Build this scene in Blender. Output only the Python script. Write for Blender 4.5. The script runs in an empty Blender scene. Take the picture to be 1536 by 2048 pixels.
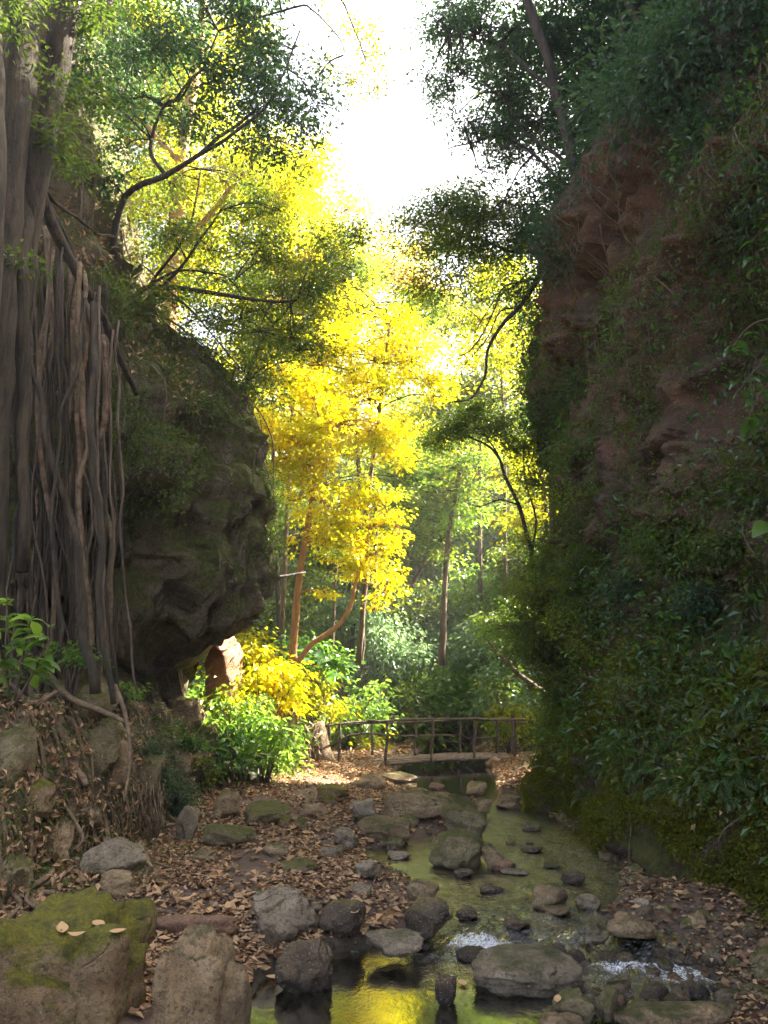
import bpy, math, random
import numpy as np
from mathutils import Vector, Matrix
random.seed(7); RNG = np.random.default_rng(7)
R = math.radians
scene = bpy.context.scene
col = scene.collection

# ------------------------------------------------------------------ camera, sky, sun, exposure
FPX = 1518.0; PITCH = R(12.5); CAMZ = 2.1
cam_d = bpy.data.cameras.new('camera'); cam = bpy.data.objects.new('camera', cam_d); col.objects.link(cam)
cam.location = (0, 0, CAMZ); cam.rotation_euler = (R(90) + PITCH, 0, 0)
cam_d.sensor_fit = 'VERTICAL'; cam_d.sensor_height = 24; cam_d.lens = 24 * FPX / 2048
cam_d.clip_start = 0.05; cam_d.clip_end = 2000
scene.camera = cam
SUN_AZ = R(65); SUN_EL = R(44)
world = bpy.data.worlds.new('World'); scene.world = world; world.use_nodes = True
wn = world.node_tree; bg = wn.nodes['Background']; bg.inputs[1].default_value = 0.085
sky = wn.nodes.new('ShaderNodeTexSky'); sky.sky_type = 'NISHITA'; sky.sun_disc = False
sky.sun_elevation = SUN_EL; sky.sun_rotation = SUN_AZ
sky.air_density = 0.65; sky.dust_density = 8.0; sky.ozone_density = 0.2
wn.links.new(sky.outputs[0], bg.inputs[0])
sun_d = bpy.data.lights.new('sun', 'SUN'); sun_d.energy = 5.0; sun_d.angle = R(0.5); sun_d.color = (1.0, 0.90, 0.74)
sun = bpy.data.objects.new('sun', sun_d); col.objects.link(sun)
SUNV = Vector((math.sin(SUN_AZ) * math.cos(SUN_EL), math.cos(SUN_AZ) * math.cos(SUN_EL), math.sin(SUN_EL)))
sun.rotation_euler = SUNV.to_track_quat('Z', 'Y').to_euler(); sun.location = (20, 20, 40)
scene.view_settings.view_transform = 'Standard'; scene.view_settings.look = 'None'
scene.view_settings.exposure = 3.5; scene.view_settings.gamma = 1.0
scene.view_settings.use_curve_mapping = False

# ------------------------------------------------------------------ helpers
CT, ST = math.cos(PITCH), math.sin(PITCH)
def P(px, py, D):
    u = (px - 768) / FPX; v = (1024 - py) / FPX
    k = D / (CT - v * ST)
    return np.array([u * k, D, CAMZ + (ST + v * CT) * k])
def G(px, py, z=0.0):                                  # the point of the level z seen at a pixel
    u = (px - 768) / FPX; v = (1024 - py) / FPX
    k = (z - CAMZ) / (ST + v * CT)
    return np.array([u * k, (CT - v * ST) * k, z])

def _h(ix, iy, iz, seed):
    n = (ix * 374761393 + iy * 668265263 + iz * 2147483647 + seed * 974634777).astype(np.uint64) & np.uint64(0xffffffff)
    n = ((n ^ (n >> np.uint64(13))) * np.uint64(1274126177)) & np.uint64(0xffffffff)
    n = ((n ^ (n >> np.uint64(16))) * np.uint64(2246822519)) & np.uint64(0xffffffff)
    n = n ^ (n >> np.uint64(15))
    return n.astype(np.float64) / 2147483647.5 - 1.0
def noise(Q, seed=0):
    Q = np.asarray(Q, float) + 1000.0
    i = np.floor(Q).astype(np.int64); f = Q - i; f = f * f * (3 - 2 * f)
    x, y, z = i[..., 0], i[..., 1], i[..., 2]; fx, fy, fz = f[..., 0], f[..., 1], f[..., 2]
    r = 0
    for dx in (0, 1):
        wx = fx if dx else 1 - fx
        for dy in (0, 1):
            wy = fy if dy else 1 - fy
            for dz in (0, 1):
                r = r + wx * wy * (fz if dz else 1 - fz) * _h(x + dx, y + dy, z + dz, seed)
    return r
def fbm(Q, o=4, seed=0, g=0.5):
    Q = np.asarray(Q, float); a = 1.0; s = 0; t = 0
    for k in range(o):
        s = s + a * noise(Q, seed + k * 17); t += a; a *= g; Q = Q * 2.03 + 3.1
    return s / t
def sm(t): t = np.clip(t, 0, 1); return t * t * (3 - 2 * t)
def unit(a): return a / np.maximum(np.linalg.norm(a, axis=-1, keepdims=True), 1e-9)

def mesh_from(name, V, F, mat=None, smooth=True):
    V = np.asarray(V, np.float32); F = np.asarray(F, np.int32)
    me = bpy.data.meshes.new(name)
    k = F.shape[1]
    me.vertices.add(len(V)); me.vertices.foreach_set('co', V.ravel())
    me.loops.add(F.size); me.loops.foreach_set('vertex_index', F.ravel())
    me.polygons.add(len(F)); me.polygons.foreach_set('loop_start', np.arange(0, F.size, k, dtype=np.int32))
    me.update(calc_edges=True)
    me.polygons.foreach_set('use_smooth', np.full(len(F), smooth))
    if mat: me.materials.append(mat)
    return me
def link(name, me, parent=None):
    o = bpy.data.objects.new(name, me); col.objects.link(o)
    if parent: o.parent = parent
    return o
def tag(o, label=None, cat=None, group=None, kind=None):
    if label: o['label'] = label
    if cat: o['category'] = cat
    if group: o['group'] = group
    if kind: o['kind'] = kind
    return o
def empty(name, loc, label, cat, group=None):
    o = bpy.data.objects.new(name, None); col.objects.link(o); o.location = [float(c) for c in loc]
    o.empty_display_size = 0.2
    return tag(o, label, cat, group)
def copy_tree(o, parent=None):
    c = o.copy(); col.objects.link(c)
    if parent: c.parent = parent
    for ch in list(o.children): copy_tree(ch, c)
    return c

class MB:                                              # collects quads for ONE mesh
    def __init__(s): s.V = []; s.F = []; s.n = 0
    def add(s, V, F):
        s.V.append(np.asarray(V, float)); s.F.append(np.asarray(F, int) + s.n); s.n += len(V)
    def tube(s, pts, rad, sides=7, wob=0.0, seed=0, sub=3, cap=True):
        p = np.asarray(pts, float); m = len(p)
        rad = np.broadcast_to(np.asarray(rad, float), (m,)) if np.ndim(rad) else np.full(m, float(rad))
        if sub > 1 and m > 2:
            q = np.vstack([2 * p[0] - p[1], p, 2 * p[-1] - p[-2]]); out = []; ro = []
            for i in range(m - 1):
                p0, p1, p2, p3 = q[i:i + 4]
                for k in range(sub):
                    t = k / sub
                    out.append(0.5 * (2 * p1 + (p2 - p0) * t + (2 * p0 - 5 * p1 + 4 * p2 - p3) * t * t + (3 * p1 - p0 - 3 * p2 + p3) * t ** 3))
                    ro.append(rad[i] * (1 - t) + rad[i + 1] * t)
            out.append(p[-1]); ro.append(rad[-1]); p = np.array(out); rad = np.array(ro); m = len(p)
        if wob:
            p = p + wob * np.stack([noise(p * 2.3, seed + k * 5 + 1) for k in range(3)], 1)
        T = np.gradient(p, axis=0); T = unit(T)
        ref = np.array([0.31, 0.17, 0.93]) if abs(T[:, 2]).mean() < 0.8 else np.array([0.97, 0.2, 0.1])
        A = unit(np.cross(T, ref)); B = np.cross(T, A)
        th = np.linspace(0, 2 * np.pi, sides, endpoint=False)
        c, sn = np.cos(th), np.sin(th)
        rr = rad[:, None] * (1 + (0.18 * noise(np.stack([np.repeat(np.arange(m)[:, None] * 0.35, sides, 1), np.tile(c * 1.3, (m, 1)), np.tile(sn * 1.3, (m, 1)) + seed], 2), seed) if wob else 0))
        V = p[:, None, :] + rr[..., None] * (A[:, None, :] * c[None, :, None] + B[:, None, :] * sn[None, :, None])
        i = np.arange(m - 1)[:, None] * sides; j = np.arange(sides)[None]; j2 = (j + 1) % sides
        F = np.stack([i + j, i + j2, i + sides + j2, i + sides + j], 2).reshape(-1, 4)
        V = V.reshape(-1, 3)
        if cap:
            n0 = len(V); V = np.vstack([V, p[:1], p[-1:]]); e = (m - 1) * sides
            caps = []
            for a in range(0, sides - sides % 2, 2):
                caps.append([n0, (a + 2) % sides, a + 1, a]); caps.append([n0 + 1, e + a, e + a + 1, e + (a + 2) % sides])
            if sides % 2:
                a = sides - 1; caps.append([n0, 0, a, a]); caps.pop()
            F = np.vstack([F, caps])
        s.add(V, F); return p
    def leaves(s, C, d, n, L, W, fold=0.22):           # one folded quad per leaf
        C = np.asarray(C); d = unit(d); n = unit(n - d * (n * d).sum(1, keepdims=True)); b = np.cross(n, d)
        L = np.asarray(L)[:, None] if np.ndim(L) else L; W = np.asarray(W)[:, None] if np.ndim(W) else W
        v0 = C; v2 = C + d * L - n * L * 0.12
        v1 = C + d * L * 0.45 + b * W * 0.5 + n * W * fold; v3 = C + d * L * 0.45 - b * W * 0.5 + n * W * fold
        V = np.stack([v0, v3, v2, v1], 1).reshape(-1, 3)
        s.add(V, np.arange(len(C) * 4).reshape(-1, 4))
    def build(s, name, mat, parent=None, smooth=True):
        return link(name, mesh_from(name, np.vstack(s.V), np.vstack(s.F), mat, smooth), parent)

def grid_faces(nu, nv, wrap_u=False):
    i = np.arange(nu if wrap_u else nu - 1)[:, None]; j = np.arange(nv - 1)[None]; i2 = (i + 1) % nu
    return np.stack([i * nv + j, i2 * nv + j, i2 * nv + j + 1, i * nv + j + 1], 2).reshape(-1, 4)
def grid_normals(X):
    du = np.gradient(X, axis=0); dv = np.gradient(X, axis=1); return unit(np.cross(du, dv))

# ------------------------------------------------------------------ materials
class NT:
    def __init__(s, name):
        s.m = bpy.data.materials.new(name); s.m.use_nodes = True; s.t = s.m.node_tree
        s.t.nodes.clear(); s.out = s.n('OutputMaterial')
    def n(s, typ, **kw):
        nd = s.t.nodes.new('ShaderNode' + typ)
        for k, v in kw.items(): setattr(nd, k, v)
        return nd
    def l(s, a, b): s.t.links.new(a, b)
    def tex(s, scale, detail=6, rough=0.6, vec=None, dist=0.0, typ='FAC'):
        nd = s.n('TexNoise'); nd.inputs['Scale'].default_value = scale; nd.inputs['Detail'].default_value = detail
        nd.inputs['Roughness'].default_value = rough; nd.inputs['Distortion'].default_value = dist
        if vec: s.l(vec, nd.inputs['Vector'])
        return nd.outputs[0]
    def ramp(s, fac, stops, interp='LINEAR'):
        nd = s.n('ValToRGB'); s.l(fac, nd.inputs[0]); e = nd.color_ramp.elements; nd.color_ramp.interpolation = interp
        while len(e) < len(stops): e.new(0.5)
        for k, (p, c) in enumerate(stops):
            e[k].position = p; e[k].color = (*c, 1) if len(c) == 3 else (c[0],) * 3 + (1,)
        return nd.outputs[0]
    def mix(s, fac, a, b, typ='MIX'):
        nd = s.n('Mix', data_type='RGBA', blend_type=typ)
        for sock, v in ((nd.inputs[0], fac), (nd.inputs[6], a), (nd.inputs[7], b)):
            if isinstance(v, (int, float)): sock.default_value = v
            elif isinstance(v, tuple): sock.default_value = (*v, 1)
            else: s.l(v, sock)
        return nd.outputs[2]
    def math(s, op, a, b=0.0):
        nd = s.n('Math', operation=op)
        for k, v in enumerate((a, b)):
            if isinstance(v, (int, float)): nd.inputs[k].default_value = v
            else: s.l(v, nd.inputs[k])
        return nd.outputs[0]
    def bump(s, h, strength=0.5, dist=0.02, nrm=None):
        nd = s.n('Bump'); nd.inputs['Strength'].default_value = strength; nd.inputs['Distance'].default_value = dist
        s.l(h, nd.inputs['Height'])
        if nrm: s.l(nrm, nd.inputs['Normal'])
        return nd.outputs[0]
    def pos(s): return s.n('NewGeometry').outputs['Position']
    def up(s):
        sx = s.n('SeparateXYZ'); s.l(s.n('NewGeometry').outputs['Normal'], sx.inputs[0]); return sx.outputs[2]

def leaf_mat(name, c1, c2, t1, t2, rough=0.38, spec=0.5, tr=0.45, alt=None):
    m = NT(name); rnd = m.n('NewGeometry').outputs['Random Per Island']
    base = m.mix(rnd, c1, c2); tc = m.mix(rnd, t1, t2)
    big = m.tex(0.9, 2, 0.5, m.pos())
    base = m.mix(m.math('MULTIPLY', big, 0.8), base, m.mix(0.5, base, c2))
    if alt:
        k = m.ramp(m.tex(1.6, 3, 0.6, m.pos()), [(0.44, (0,) * 3), (0.60, (1,) * 3)]); base = m.mix(k, base, tuple(v * .5 for v in alt)); tc = m.mix(k, tc, alt)
    p = m.n('BsdfPrincipled'); m.l(base, p.inputs['Base Color']); p.inputs['Roughness'].default_value = rough
    p.inputs['Specular IOR Level'].default_value = spec
    t = m.n('BsdfTranslucent'); m.l(tc, t.inputs[0])
    x = m.n('MixShader'); x.inputs[0].default_value = tr; m.l(p.outputs[0], x.inputs[1]); m.l(t.outputs[0], x.inputs[2])
    m.l(x.outputs[0], m.out.inputs[0]); return m.m
def rock_mat(name, ca, cb, cc, moss=0.5, mosscol=((0.05, 0.075, 0.01), (0.11, 0.12, 0.015)), rough=0.75, scale=1.0, wet=0.0, strat=False, waterline=True):
    m = NT(name); pos = m.pos()
    oi = m.n('ObjectInfo').outputs['Random']
    a = m.tex(2.2 * scale, 8, 0.65, pos, 0.4); b = m.tex(9 * scale, 8, 0.7, pos); f = m.tex(38 * scale, 6, 0.75, pos)
    base = m.ramp(a, [(0.3, ca), (0.5, cb), (0.68, cc)])
    base = m.mix(m.ramp(b, [(0.4, (0, 0, 0)), (0.66, (0.6, 0.6, 0.6))]), base, m.mix(0.5, base, cc))
    base = m.mix(m.ramp(f, [(0.38, (0.7,) * 3), (0.5, (0,) * 3)]), base, (ca[0] * 0.4, ca[1] * 0.4, ca[2] * 0.4))
    base = m.mix(m.ramp(m.tex(70, 2, 0.5, pos), [(0.63, (0,) * 3), (0.68, (0.55,) * 3)]), base, (0.42, 0.39, 0.32))
    base = m.mix(m.math('MULTIPLY', oi, 0.5), base, m.mix(0.6, base, (0.17, 0.125, 0.07)))
    up = m.up()
    mk = m.math('ADD', m.math('MULTIPLY', up, 0.55), m.math('MULTIPLY', m.tex(3.1 * scale, 7, 0.7, pos), 1.3))
    mk = m.math('ADD', mk, moss - 1.15)
    mf = m.ramp(mk, [(0.12, (0,) * 3), (0.34, (0.92,) * 3)])
    mc = m.ramp(m.tex(14, 5, 0.7, pos), [(0.35, mosscol[0]), (0.65, mosscol[1])])
    mc = m.mix(m.ramp(m.tex(60, 4, 0.7, pos), [(0.35, (0.5,) * 3), (0.55, (0,) * 3)]), mc, (mosscol[0][0] * .45, mosscol[0][1] * .45, mosscol[0][2] * .45))
    colr = m.mix(mf, base, mc)
    rg = m.mix(mf, (rough,) * 3, (0.95,) * 3)
    if waterline:                                       # wet band of the stone just above the stream
        sz = m.n('SeparateXYZ'); m.l(pos, sz.inputs[0])
        w = m.math('ADD', sz.outputs[2], m.math('MULTIPLY', a, 0.12))
        wf = m.ramp(w, [(0.13, (1,) * 3), (0.19, (0,) * 3)])
        colr = m.mix(m.math('MULTIPLY', wf, 0.75), colr, m.mix(0.7, colr, (0.012, 0.01, 0.008)))
        rg = m.mix(wf, rg, (0.18,) * 3)
    if wet: colr = m.mix(wet, colr, (0.02, 0.018, 0.016))
    p = m.n('BsdfPrincipled'); m.l(colr, p.inputs['Base Color'])
    bw = m.n('RGBToBW'); m.l(rg, bw.inputs[0]); m.l(bw.outputs[0], p.inputs['Roughness'])
    hh = m.math('ADD', m.math('MULTIPLY', b, 1.0), m.math('MULTIPLY', f, 0.35))
    if strat:
        mp = m.n('Mapping'); mp.inputs['Rotation'].default_value = (0.25, 0.5, 0.1); mp.inputs['Scale'].default_value = (0.8, 0.8, 3.0)
        m.l(pos, mp.inputs[0]); st = m.tex(2.2, 6, 0.6, mp.outputs[0], 0.6)
        hh = m.math('ADD', hh, m.math('MULTIPLY', st, 1.3))
    mh = m.n('RGBToBW'); m.l(mf, mh.inputs[0])
    hh = m.math('ADD', hh, m.math('MULTIPLY', mh.outputs[0], m.math('ADD', m.tex(55, 5, 0.8, pos), 0.4)))
    vo = m.n('TexVoronoi', feature='DISTANCE_TO_EDGE'); vo.inputs['Scale'].default_value = 1.5 * scale
    wv = m.n('VectorMath', operation='ADD'); m.l(pos, wv.inputs[0]); nz = m.n('TexNoise'); nz.inputs['Scale'].default_value = 3; m.l(pos, nz.inputs['Vector']); m.l(nz.outputs['Color'], wv.inputs[1]); m.l(wv.outputs[0], vo.inputs['Vector'])
    hh = m.math('ADD', hh, m.math('MULTIPLY', m.ramp(m.tex(1.1, 3, .5, pos), [(.5, (0,) * 3), (.62, (.5,) * 3)]), m.ramp(vo.outputs['Distance'], [(0.0, (0,) * 3), (0.03, (1,) * 3)])))
    m.l(m.bump(hh, 1.0, 0.05), p.inputs['Normal'])
    m.l(p.outputs[0], m.out.inputs[0]); return m.m
def bark_mat(name, c1, c2, c3=None, moss=0.0, vert=True):
    m = NT(name); pos = m.pos(); mp = m.n('Mapping'); mp.inputs['Scale'].default_value = (9, 9, 1.3) if vert else (6, 6, 6); m.l(pos, mp.inputs[0])
    a = m.tex(1.6, 7, 0.7, mp.outputs[0], 0.3); b = m.tex(2.0, 4, 0.6, pos)
    c = m.ramp(a, [(0.38, c1), (0.60, c2)])
    c = m.mix(m.ramp(b, [(0.45, (0,) * 3), (0.7, (0.8,) * 3)]), c, c3 or c1)
    if moss:
        mf = m.ramp(m.math('ADD', m.tex(2.6, 6, 0.7, pos), moss - 0.5), [(0.45, (0,) * 3), (0.62, (0.85,) * 3)])
        c = m.mix(mf, c, (0.06, 0.075, 0.015))
    p = m.n('BsdfPrincipled'); m.l(c, p.inputs['Base Color']); p.inputs['Roughness'].default_value = 0.85
    kn = m.tex(26, 5, 0.7, pos); m.l(m.bump(m.math('ADD', a, m.math('MULTIPLY', kn, .5)), 1.0, 0.04), p.inputs['Normal']); m.l(p.outputs[0], m.out.inputs[0]); return m.m

M = {}
M['leaf_dark'] = leaf_mat('dark_green_leaf', (0.042, 0.075, 0.018), (0.085, 0.12, 0.026), (0.10, 0.19, 0.02), (0.20, 0.28, 0.03))
M['leaf_blue'] = leaf_mat('cool_green_leaf', (0.028, 0.062, 0.035), (0.045, 0.095, 0.045), (0.06, 0.15, 0.045), (0.12, 0.22, 0.05))
M['leaf_mid'] = leaf_mat('mid_green_leaf', (0.055, 0.11, 0.018), (0.10, 0.15, 0.02), (0.22, 0.31, 0.02), (0.38, 0.40, 0.02), tr=0.5, alt=(0.10, 0.20, 0.03))
M['leaf_fresh'] = leaf_mat('fresh_green_leaf', (0.07, 0.15, 0.03), (0.11, 0.20, 0.04), (0.2, 0.42, 0.04), (0.34, 0.5, 0.05), tr=0.5)
M['leaf_yellow'] = leaf_mat('yellow_leaf', (0.48, 0.44, 0.008), (0.58, 0.46, 0.010), (0.88, 0.80, 0.004), (0.95, 0.74, 0.006), tr=0.62, alt=(0.62, 0.66, 0.008))
M['leaf_lime'] = leaf_mat('lime_leaf', (0.16, 0.19, 0.012), (0.28, 0.26, 0.015), (0.46, 0.52, 0.006), (0.74, 0.60, 0.010), tr=0.6, alt=(0.24, 0.33, 0.012))
M['leaf_orange'] = leaf_mat('orange_tinged_leaf', (0.24, 0.19, 0.02), (0.34, 0.22, 0.04), (0.62, 0.55, 0.03), (0.80, 0.50, 0.12), tr=0.55)
M['leaf_pale'] = leaf_mat('pale_blue_green_leaf', (0.09, 0.16, 0.085), (0.14, 0.21, 0.11), (0.18, 0.32, 0.12), (0.25, 0.40, 0.14))
M['leaf_fern'] = leaf_mat('fern_leaf', (0.05, 0.10, 0.03), (0.085, 0.13, 0.035), (0.12, 0.24, 0.03), (0.18, 0.3, 0.04))
M['leaf_gloss'] = leaf_mat('glossy_leaf', (0.03, 0.085, 0.02), (0.05, 0.12, 0.03), (0.12, 0.3, 0.02), (0.2, 0.4, 0.03), rough=0.22, spec=0.6, tr=0.35)
M['litter'] = leaf_mat('dry_leaf', (0.10, 0.05, 0.022), (0.50, 0.33, 0.18), (0.25, 0.10, 0.03), (0.35, 0.18, 0.06), rough=0.7, spec=0.2, tr=0.12)
M['litter_dark'] = leaf_mat('wet_dead_leaf', (0.05, 0.025, 0.014), (0.16, 0.09, 0.045), (0.1, 0.04, 0.01), (0.15, 0.08, 0.02), rough=0.5, spec=0.3, tr=0.1)
M['litter_tan'] = leaf_mat('tan_dry_leaf', (0.42, 0.24, 0.10), (0.52, 0.34, 0.17), (0.4, 0.2, 0.06), (0.45, 0.25, 0.1), rough=0.6, spec=0.2, tr=0.12)
M['moss_leaf'] = leaf_mat('moss_tuft', (0.06, 0.08, 0.008), (0.13, 0.13, 0.012), (0.14, 0.17, 0.01), (0.24, 0.22, 0.012), rough=0.8, spec=0.1, tr=0.25)
M['dead_twig'] = bark_mat('dry_twig', (0.10, 0.07, 0.05), (0.22, 0.16, 0.11), vert=False)
M['bark_grey'] = bark_mat('grey_fig_bark', (0.012, 0.008, 0.004), (0.075, 0.052, 0.026), (0.03, 0.028, 0.010), moss=0.06)
M['bark_dark'] = bark_mat('dark_bark', (0.03, 0.024, 0.02), (0.075, 0.06, 0.048))
M['bark_warm'] = bark_mat('warm_bark', (0.28, 0.13, 0.05), (0.46, 0.26, 0.11))
M['bark_brown'] = bark_mat('brown_bark', (0.09, 0.06, 0.04), (0.18, 0.13, 0.09), moss=0.03)
M['root'] = bark_mat('exposed_root', (0.09, 0.055, 0.03), (0.27, 0.18, 0.105), (0.12, 0.11, 0.05), moss=0.0, vert=False)
M['wood'] = bark_mat('weathered_wood', (0.055, 0.04, 0.03), (0.15, 0.115, 0.085), vert=False)
M['deck'] = bark_mat('deck_wood', (0.07, 0.05, 0.035), (0.20, 0.15, 0.11), vert=False)
M['rock_brown'] = rock_mat('brown_stone', (0.10, 0.062, 0.028), (0.30, 0.20, 0.095), (0.47, 0.34, 0.18), moss=0.2)
M['rock_grey'] = rock_mat('grey_stone', (0.085, 0.062, 0.036), (0.25, 0.195, 0.12), (0.42, 0.345, 0.23), moss=0.15)
M['rock_olive'] = rock_mat('olive_stone', (0.10, 0.08, 0.035), (0.25, 0.20, 0.09), (0.38, 0.31, 0.155), moss=0.42, mosscol=((0.08, 0.09, 0.015), (0.20, 0.19, 0.04)))
M['rock_moss'] = rock_mat('mossy_stone', (0.10, 0.058, 0.022), (0.29, 0.185, 0.08), (0.42, 0.29, 0.15), moss=0.55, mosscol=((0.09, 0.10, 0.006), (0.30, 0.27, 0.012)))
M['rock_wet'] = rock_mat('wet_dark_stone', (0.035, 0.024, 0.014), (0.08, 0.055, 0.032), (0.16, 0.11, 0.062), moss=0.0, rough=0.22)
M['rock_red'] = rock_mat('reddish_stone', (0.13, 0.06, 0.03), (0.24, 0.125, 0.065), (0.34, 0.20, 0.11), moss=-0.05)
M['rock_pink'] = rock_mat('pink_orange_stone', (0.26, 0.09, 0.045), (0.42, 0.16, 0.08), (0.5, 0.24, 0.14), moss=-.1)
M['cliff_left'] = rock_mat('dark_olive_cliff', (0.045, 0.033, 0.017), (0.11, 0.085, 0.042), (0.20, 0.165, 0.085), moss=0.74, mosscol=((0.05, 0.062, 0.010), (0.17, 0.175, 0.028)), scale=0.6, strat=True, waterline=False)
M['cliff_right'] = rock_mat('red_brown_cliff', (0.02, 0.011, 0.007), (0.06, 0.027, 0.013), (0.17, 0.078, 0.036), moss=0.34, mosscol=((0.04, 0.05, 0.012), (0.09, 0.085, 0.02)), scale=0.6, strat=True, waterline=False)
M['bank'] = rock_mat('mossy_bank_soil', (0.035, 0.022, 0.010), (0.08, 0.05, 0.022), (0.14, 0.09, 0.045), moss=0.68, mosscol=((0.05, 0.06, 0.006), (0.13, 0.125, 0.012)), waterline=False)

def ground_mat():
    m = NT('creek_ground'); pos = m.pos(); a = m.tex(1.3, 8, 0.65, pos); b = m.tex(17, 6, 0.7, pos); v = m.n('TexVoronoi'); v.inputs['Scale'].default_value = 9; m.l(pos, v.inputs['Vector'])
    soil = m.ramp(a, [(0.35, (0.07, 0.045, 0.03)), (0.6, (0.17, 0.115, 0.08)), (0.75, (0.10, 0.085, 0.05))])
    soil = m.mix(m.ramp(b, [(0.35, (0,) * 3), (0.65, (0.8,) * 3)]), soil, m.mix(0.5, soil, (0.24, 0.165, 0.12)))
    soil = m.mix(m.ramp(m.up(), [(0.45, (1,) * 3), (0.8, (0,) * 3)]), m.mix(0.45, soil, (0.05, 0.03, 0.018)), m.ramp(m.math('MULTIPLY', b, 1.0), [(.35, (0.022, 0.014, 0.009)), (.65, (0.11, 0.065, 0.038))])) if 0 else m.mix(m.ramp(m.up(), [(0.45, (1,) * 3), (0.8, (0,) * 3)]), m.mix(0.45, soil, (0.05, 0.03, 0.018)), m.ramp(b, [(.35, (0.022, 0.014, 0.009)), (.65, (0.11, 0.065, 0.038))]))
    sz = m.n('SeparateXYZ'); m.l(pos, sz.inputs[0])
    bed = m.ramp(v.outputs['Distance'], [(0.1, (0.10, 0.078, 0.036)), (0.5, (0.035, 0.027, 0.013))])
    w = m.ramp(m.math('ADD', sz.outputs[2], m.math('MULTIPLY', a, 0.06)), [(0.06, (1,) * 3), (0.13, (0,) * 3)])
    c = m.mix(w, soil, bed)
    sy = m.ramp(m.math('MULTIPLY', sz.outputs[2], 0.1), [(0.06, (0,) * 3), (0.14, (1,) * 3)])
    c = m.mix(m.math('MULTIPLY', sy, 0.8), c, m.ramp(a, [(0.4, (0.05, 0.07, 0.025)), (0.62, (0.15, 0.10, 0.075))]))
    p = m.n('BsdfPrincipled'); m.l(c, p.inputs['Base Color']); p.inputs['Roughness'].default_value = 0.9
    m.l(m.bump(m.math('ADD', b, m.math('MULTIPLY', v.outputs['Distance'], 0.5)), 0.8, 0.03), p.inputs['Normal'])
    m.l(p.outputs[0], m.out.inputs[0]); return m.m
M['ground'] = ground_mat()
def water_mat():
    m = NT('stream_water'); pos = m.pos()
    sy = m.n('SeparateXYZ'); m.l(pos, sy.inputs[0])
    mp = m.n('Mapping'); mp.inputs['Scale'].default_value = (1.0, 0.7, 1); m.l(pos, mp.inputs[0])
    n1 = m.tex(9, 4, 0.6, mp.outputs[0], 0.8); n2 = m.tex(30, 3, 0.6, mp.outputs[0], 0.5)
    at = m.n('Attribute', attribute_name='rapid'); rap = at.outputs['Fac']
    h = m.math('ADD', m.math('MULTIPLY', n1, m.math('ADD', m.math('MULTIPLY', rap, 2.6), 0.05)), m.math('MULTIPLY', n2, m.math('ADD', m.math('MULTIPLY', rap, 1.6), 0.03)))
    nb = m.bump(h, 0.6, 0.05)
    fr = m.n('Fresnel'); fr.inputs[0].default_value = 1.36; m.l(nb, fr.inputs['Normal'])
    gl = m.n('BsdfGlossy'); gl.inputs['Roughness'].default_value = 0.03; m.l(nb, gl.inputs['Normal'])
    tr = m.n('BsdfTransparent'); tr.inputs[0].default_value = (0.62, 0.60, 0.44, 1)
    df = m.n('BsdfDiffuse'); df.inputs[0].default_value = (0.10, 0.12, 0.045, 1)
    b = m.n('MixShader'); b.inputs[0].default_value = 0.04; m.l(tr.outputs[0], b.inputs[1]); m.l(df.outputs[0], b.inputs[2])
    x = m.n('MixShader'); m.l(m.math('MINIMUM', m.math('ADD', m.math('MULTIPLY', fr.outputs[0], 3.6), 0.05), 0.95), x.inputs[0]); m.l(b.outputs[0], x.inputs[1]); m.l(gl.outputs[0], x.inputs[2])
    fo = m.n('Attribute', attribute_name='foam').outputs['Fac']
    ff = m.ramp(m.math('MULTIPLY', fo, m.tex(34, 5, 0.75, mp.outputs[0], 1.5)), [(0.40, (0,) * 3), (0.52, (0.8,) * 3)])
    wh = m.n('BsdfDiffuse'); wh.inputs[0].default_value = (0.7, 0.72, 0.72, 1)
    y = m.n('MixShader'); m.l(ff, y.inputs[0]); m.l(x.outputs[0], y.inputs[1]); m.l(wh.outputs[0], y.inputs[2])
    m.l(y.outputs[0], m.out.inputs[0]); return m.m
M['water'] = water_mat()

# ------------------------------------------------------------------ the ground
EDGE = [(2300, 480, 1250), (2048, 520, 1420), (1960, 540, 1400), (1915, 640, 1330), (1885, 830, 1290), (1850, 885, 1190), (1800, 872, 1240), (1765, 800, 1235), (1740, 745, 1225), (1715, 740, 1190), (1690, 850, 1165), (1655, 985, 1110), (1620, 965, 1065), (1600, 860, 1030), (1588, 770, 985), (1560, 790, 985), (1535, 805, 975), (1515, 830, 965), (1500, 850, 960), (1490, 880, 930)]
_e = [(G(l, py)[1], G(l, py)[0], G(r, py)[0]) for py, l, r in EDGE]
EY = np.array([e[0] for e in _e]); EL = np.array([e[1] for e in _e]); ER = np.array([e[2] for e in _e])
def water_edges(y): return np.interp(y, EY, EL), np.interp(y, EY, ER)
LFY = [0, 5, 7, 8, 8.8, 11, 14.4, 17, 19, 22, 26, 40]; LFX = [-3.4, -3.3, -3.0, -2.72, -2.6, -2.75, -2.55, -2.15, -1.55, -1.5, -3.0, -6]
RFY = [0, 5, 7, 8, 10, 14, 16, 19, 22, 26, 40]; RFX = [3.7, 3.5, 3.15, 2.9, 2.75, 2.7, 2.8, 3.6, 4.6, 6, 10]
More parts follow.
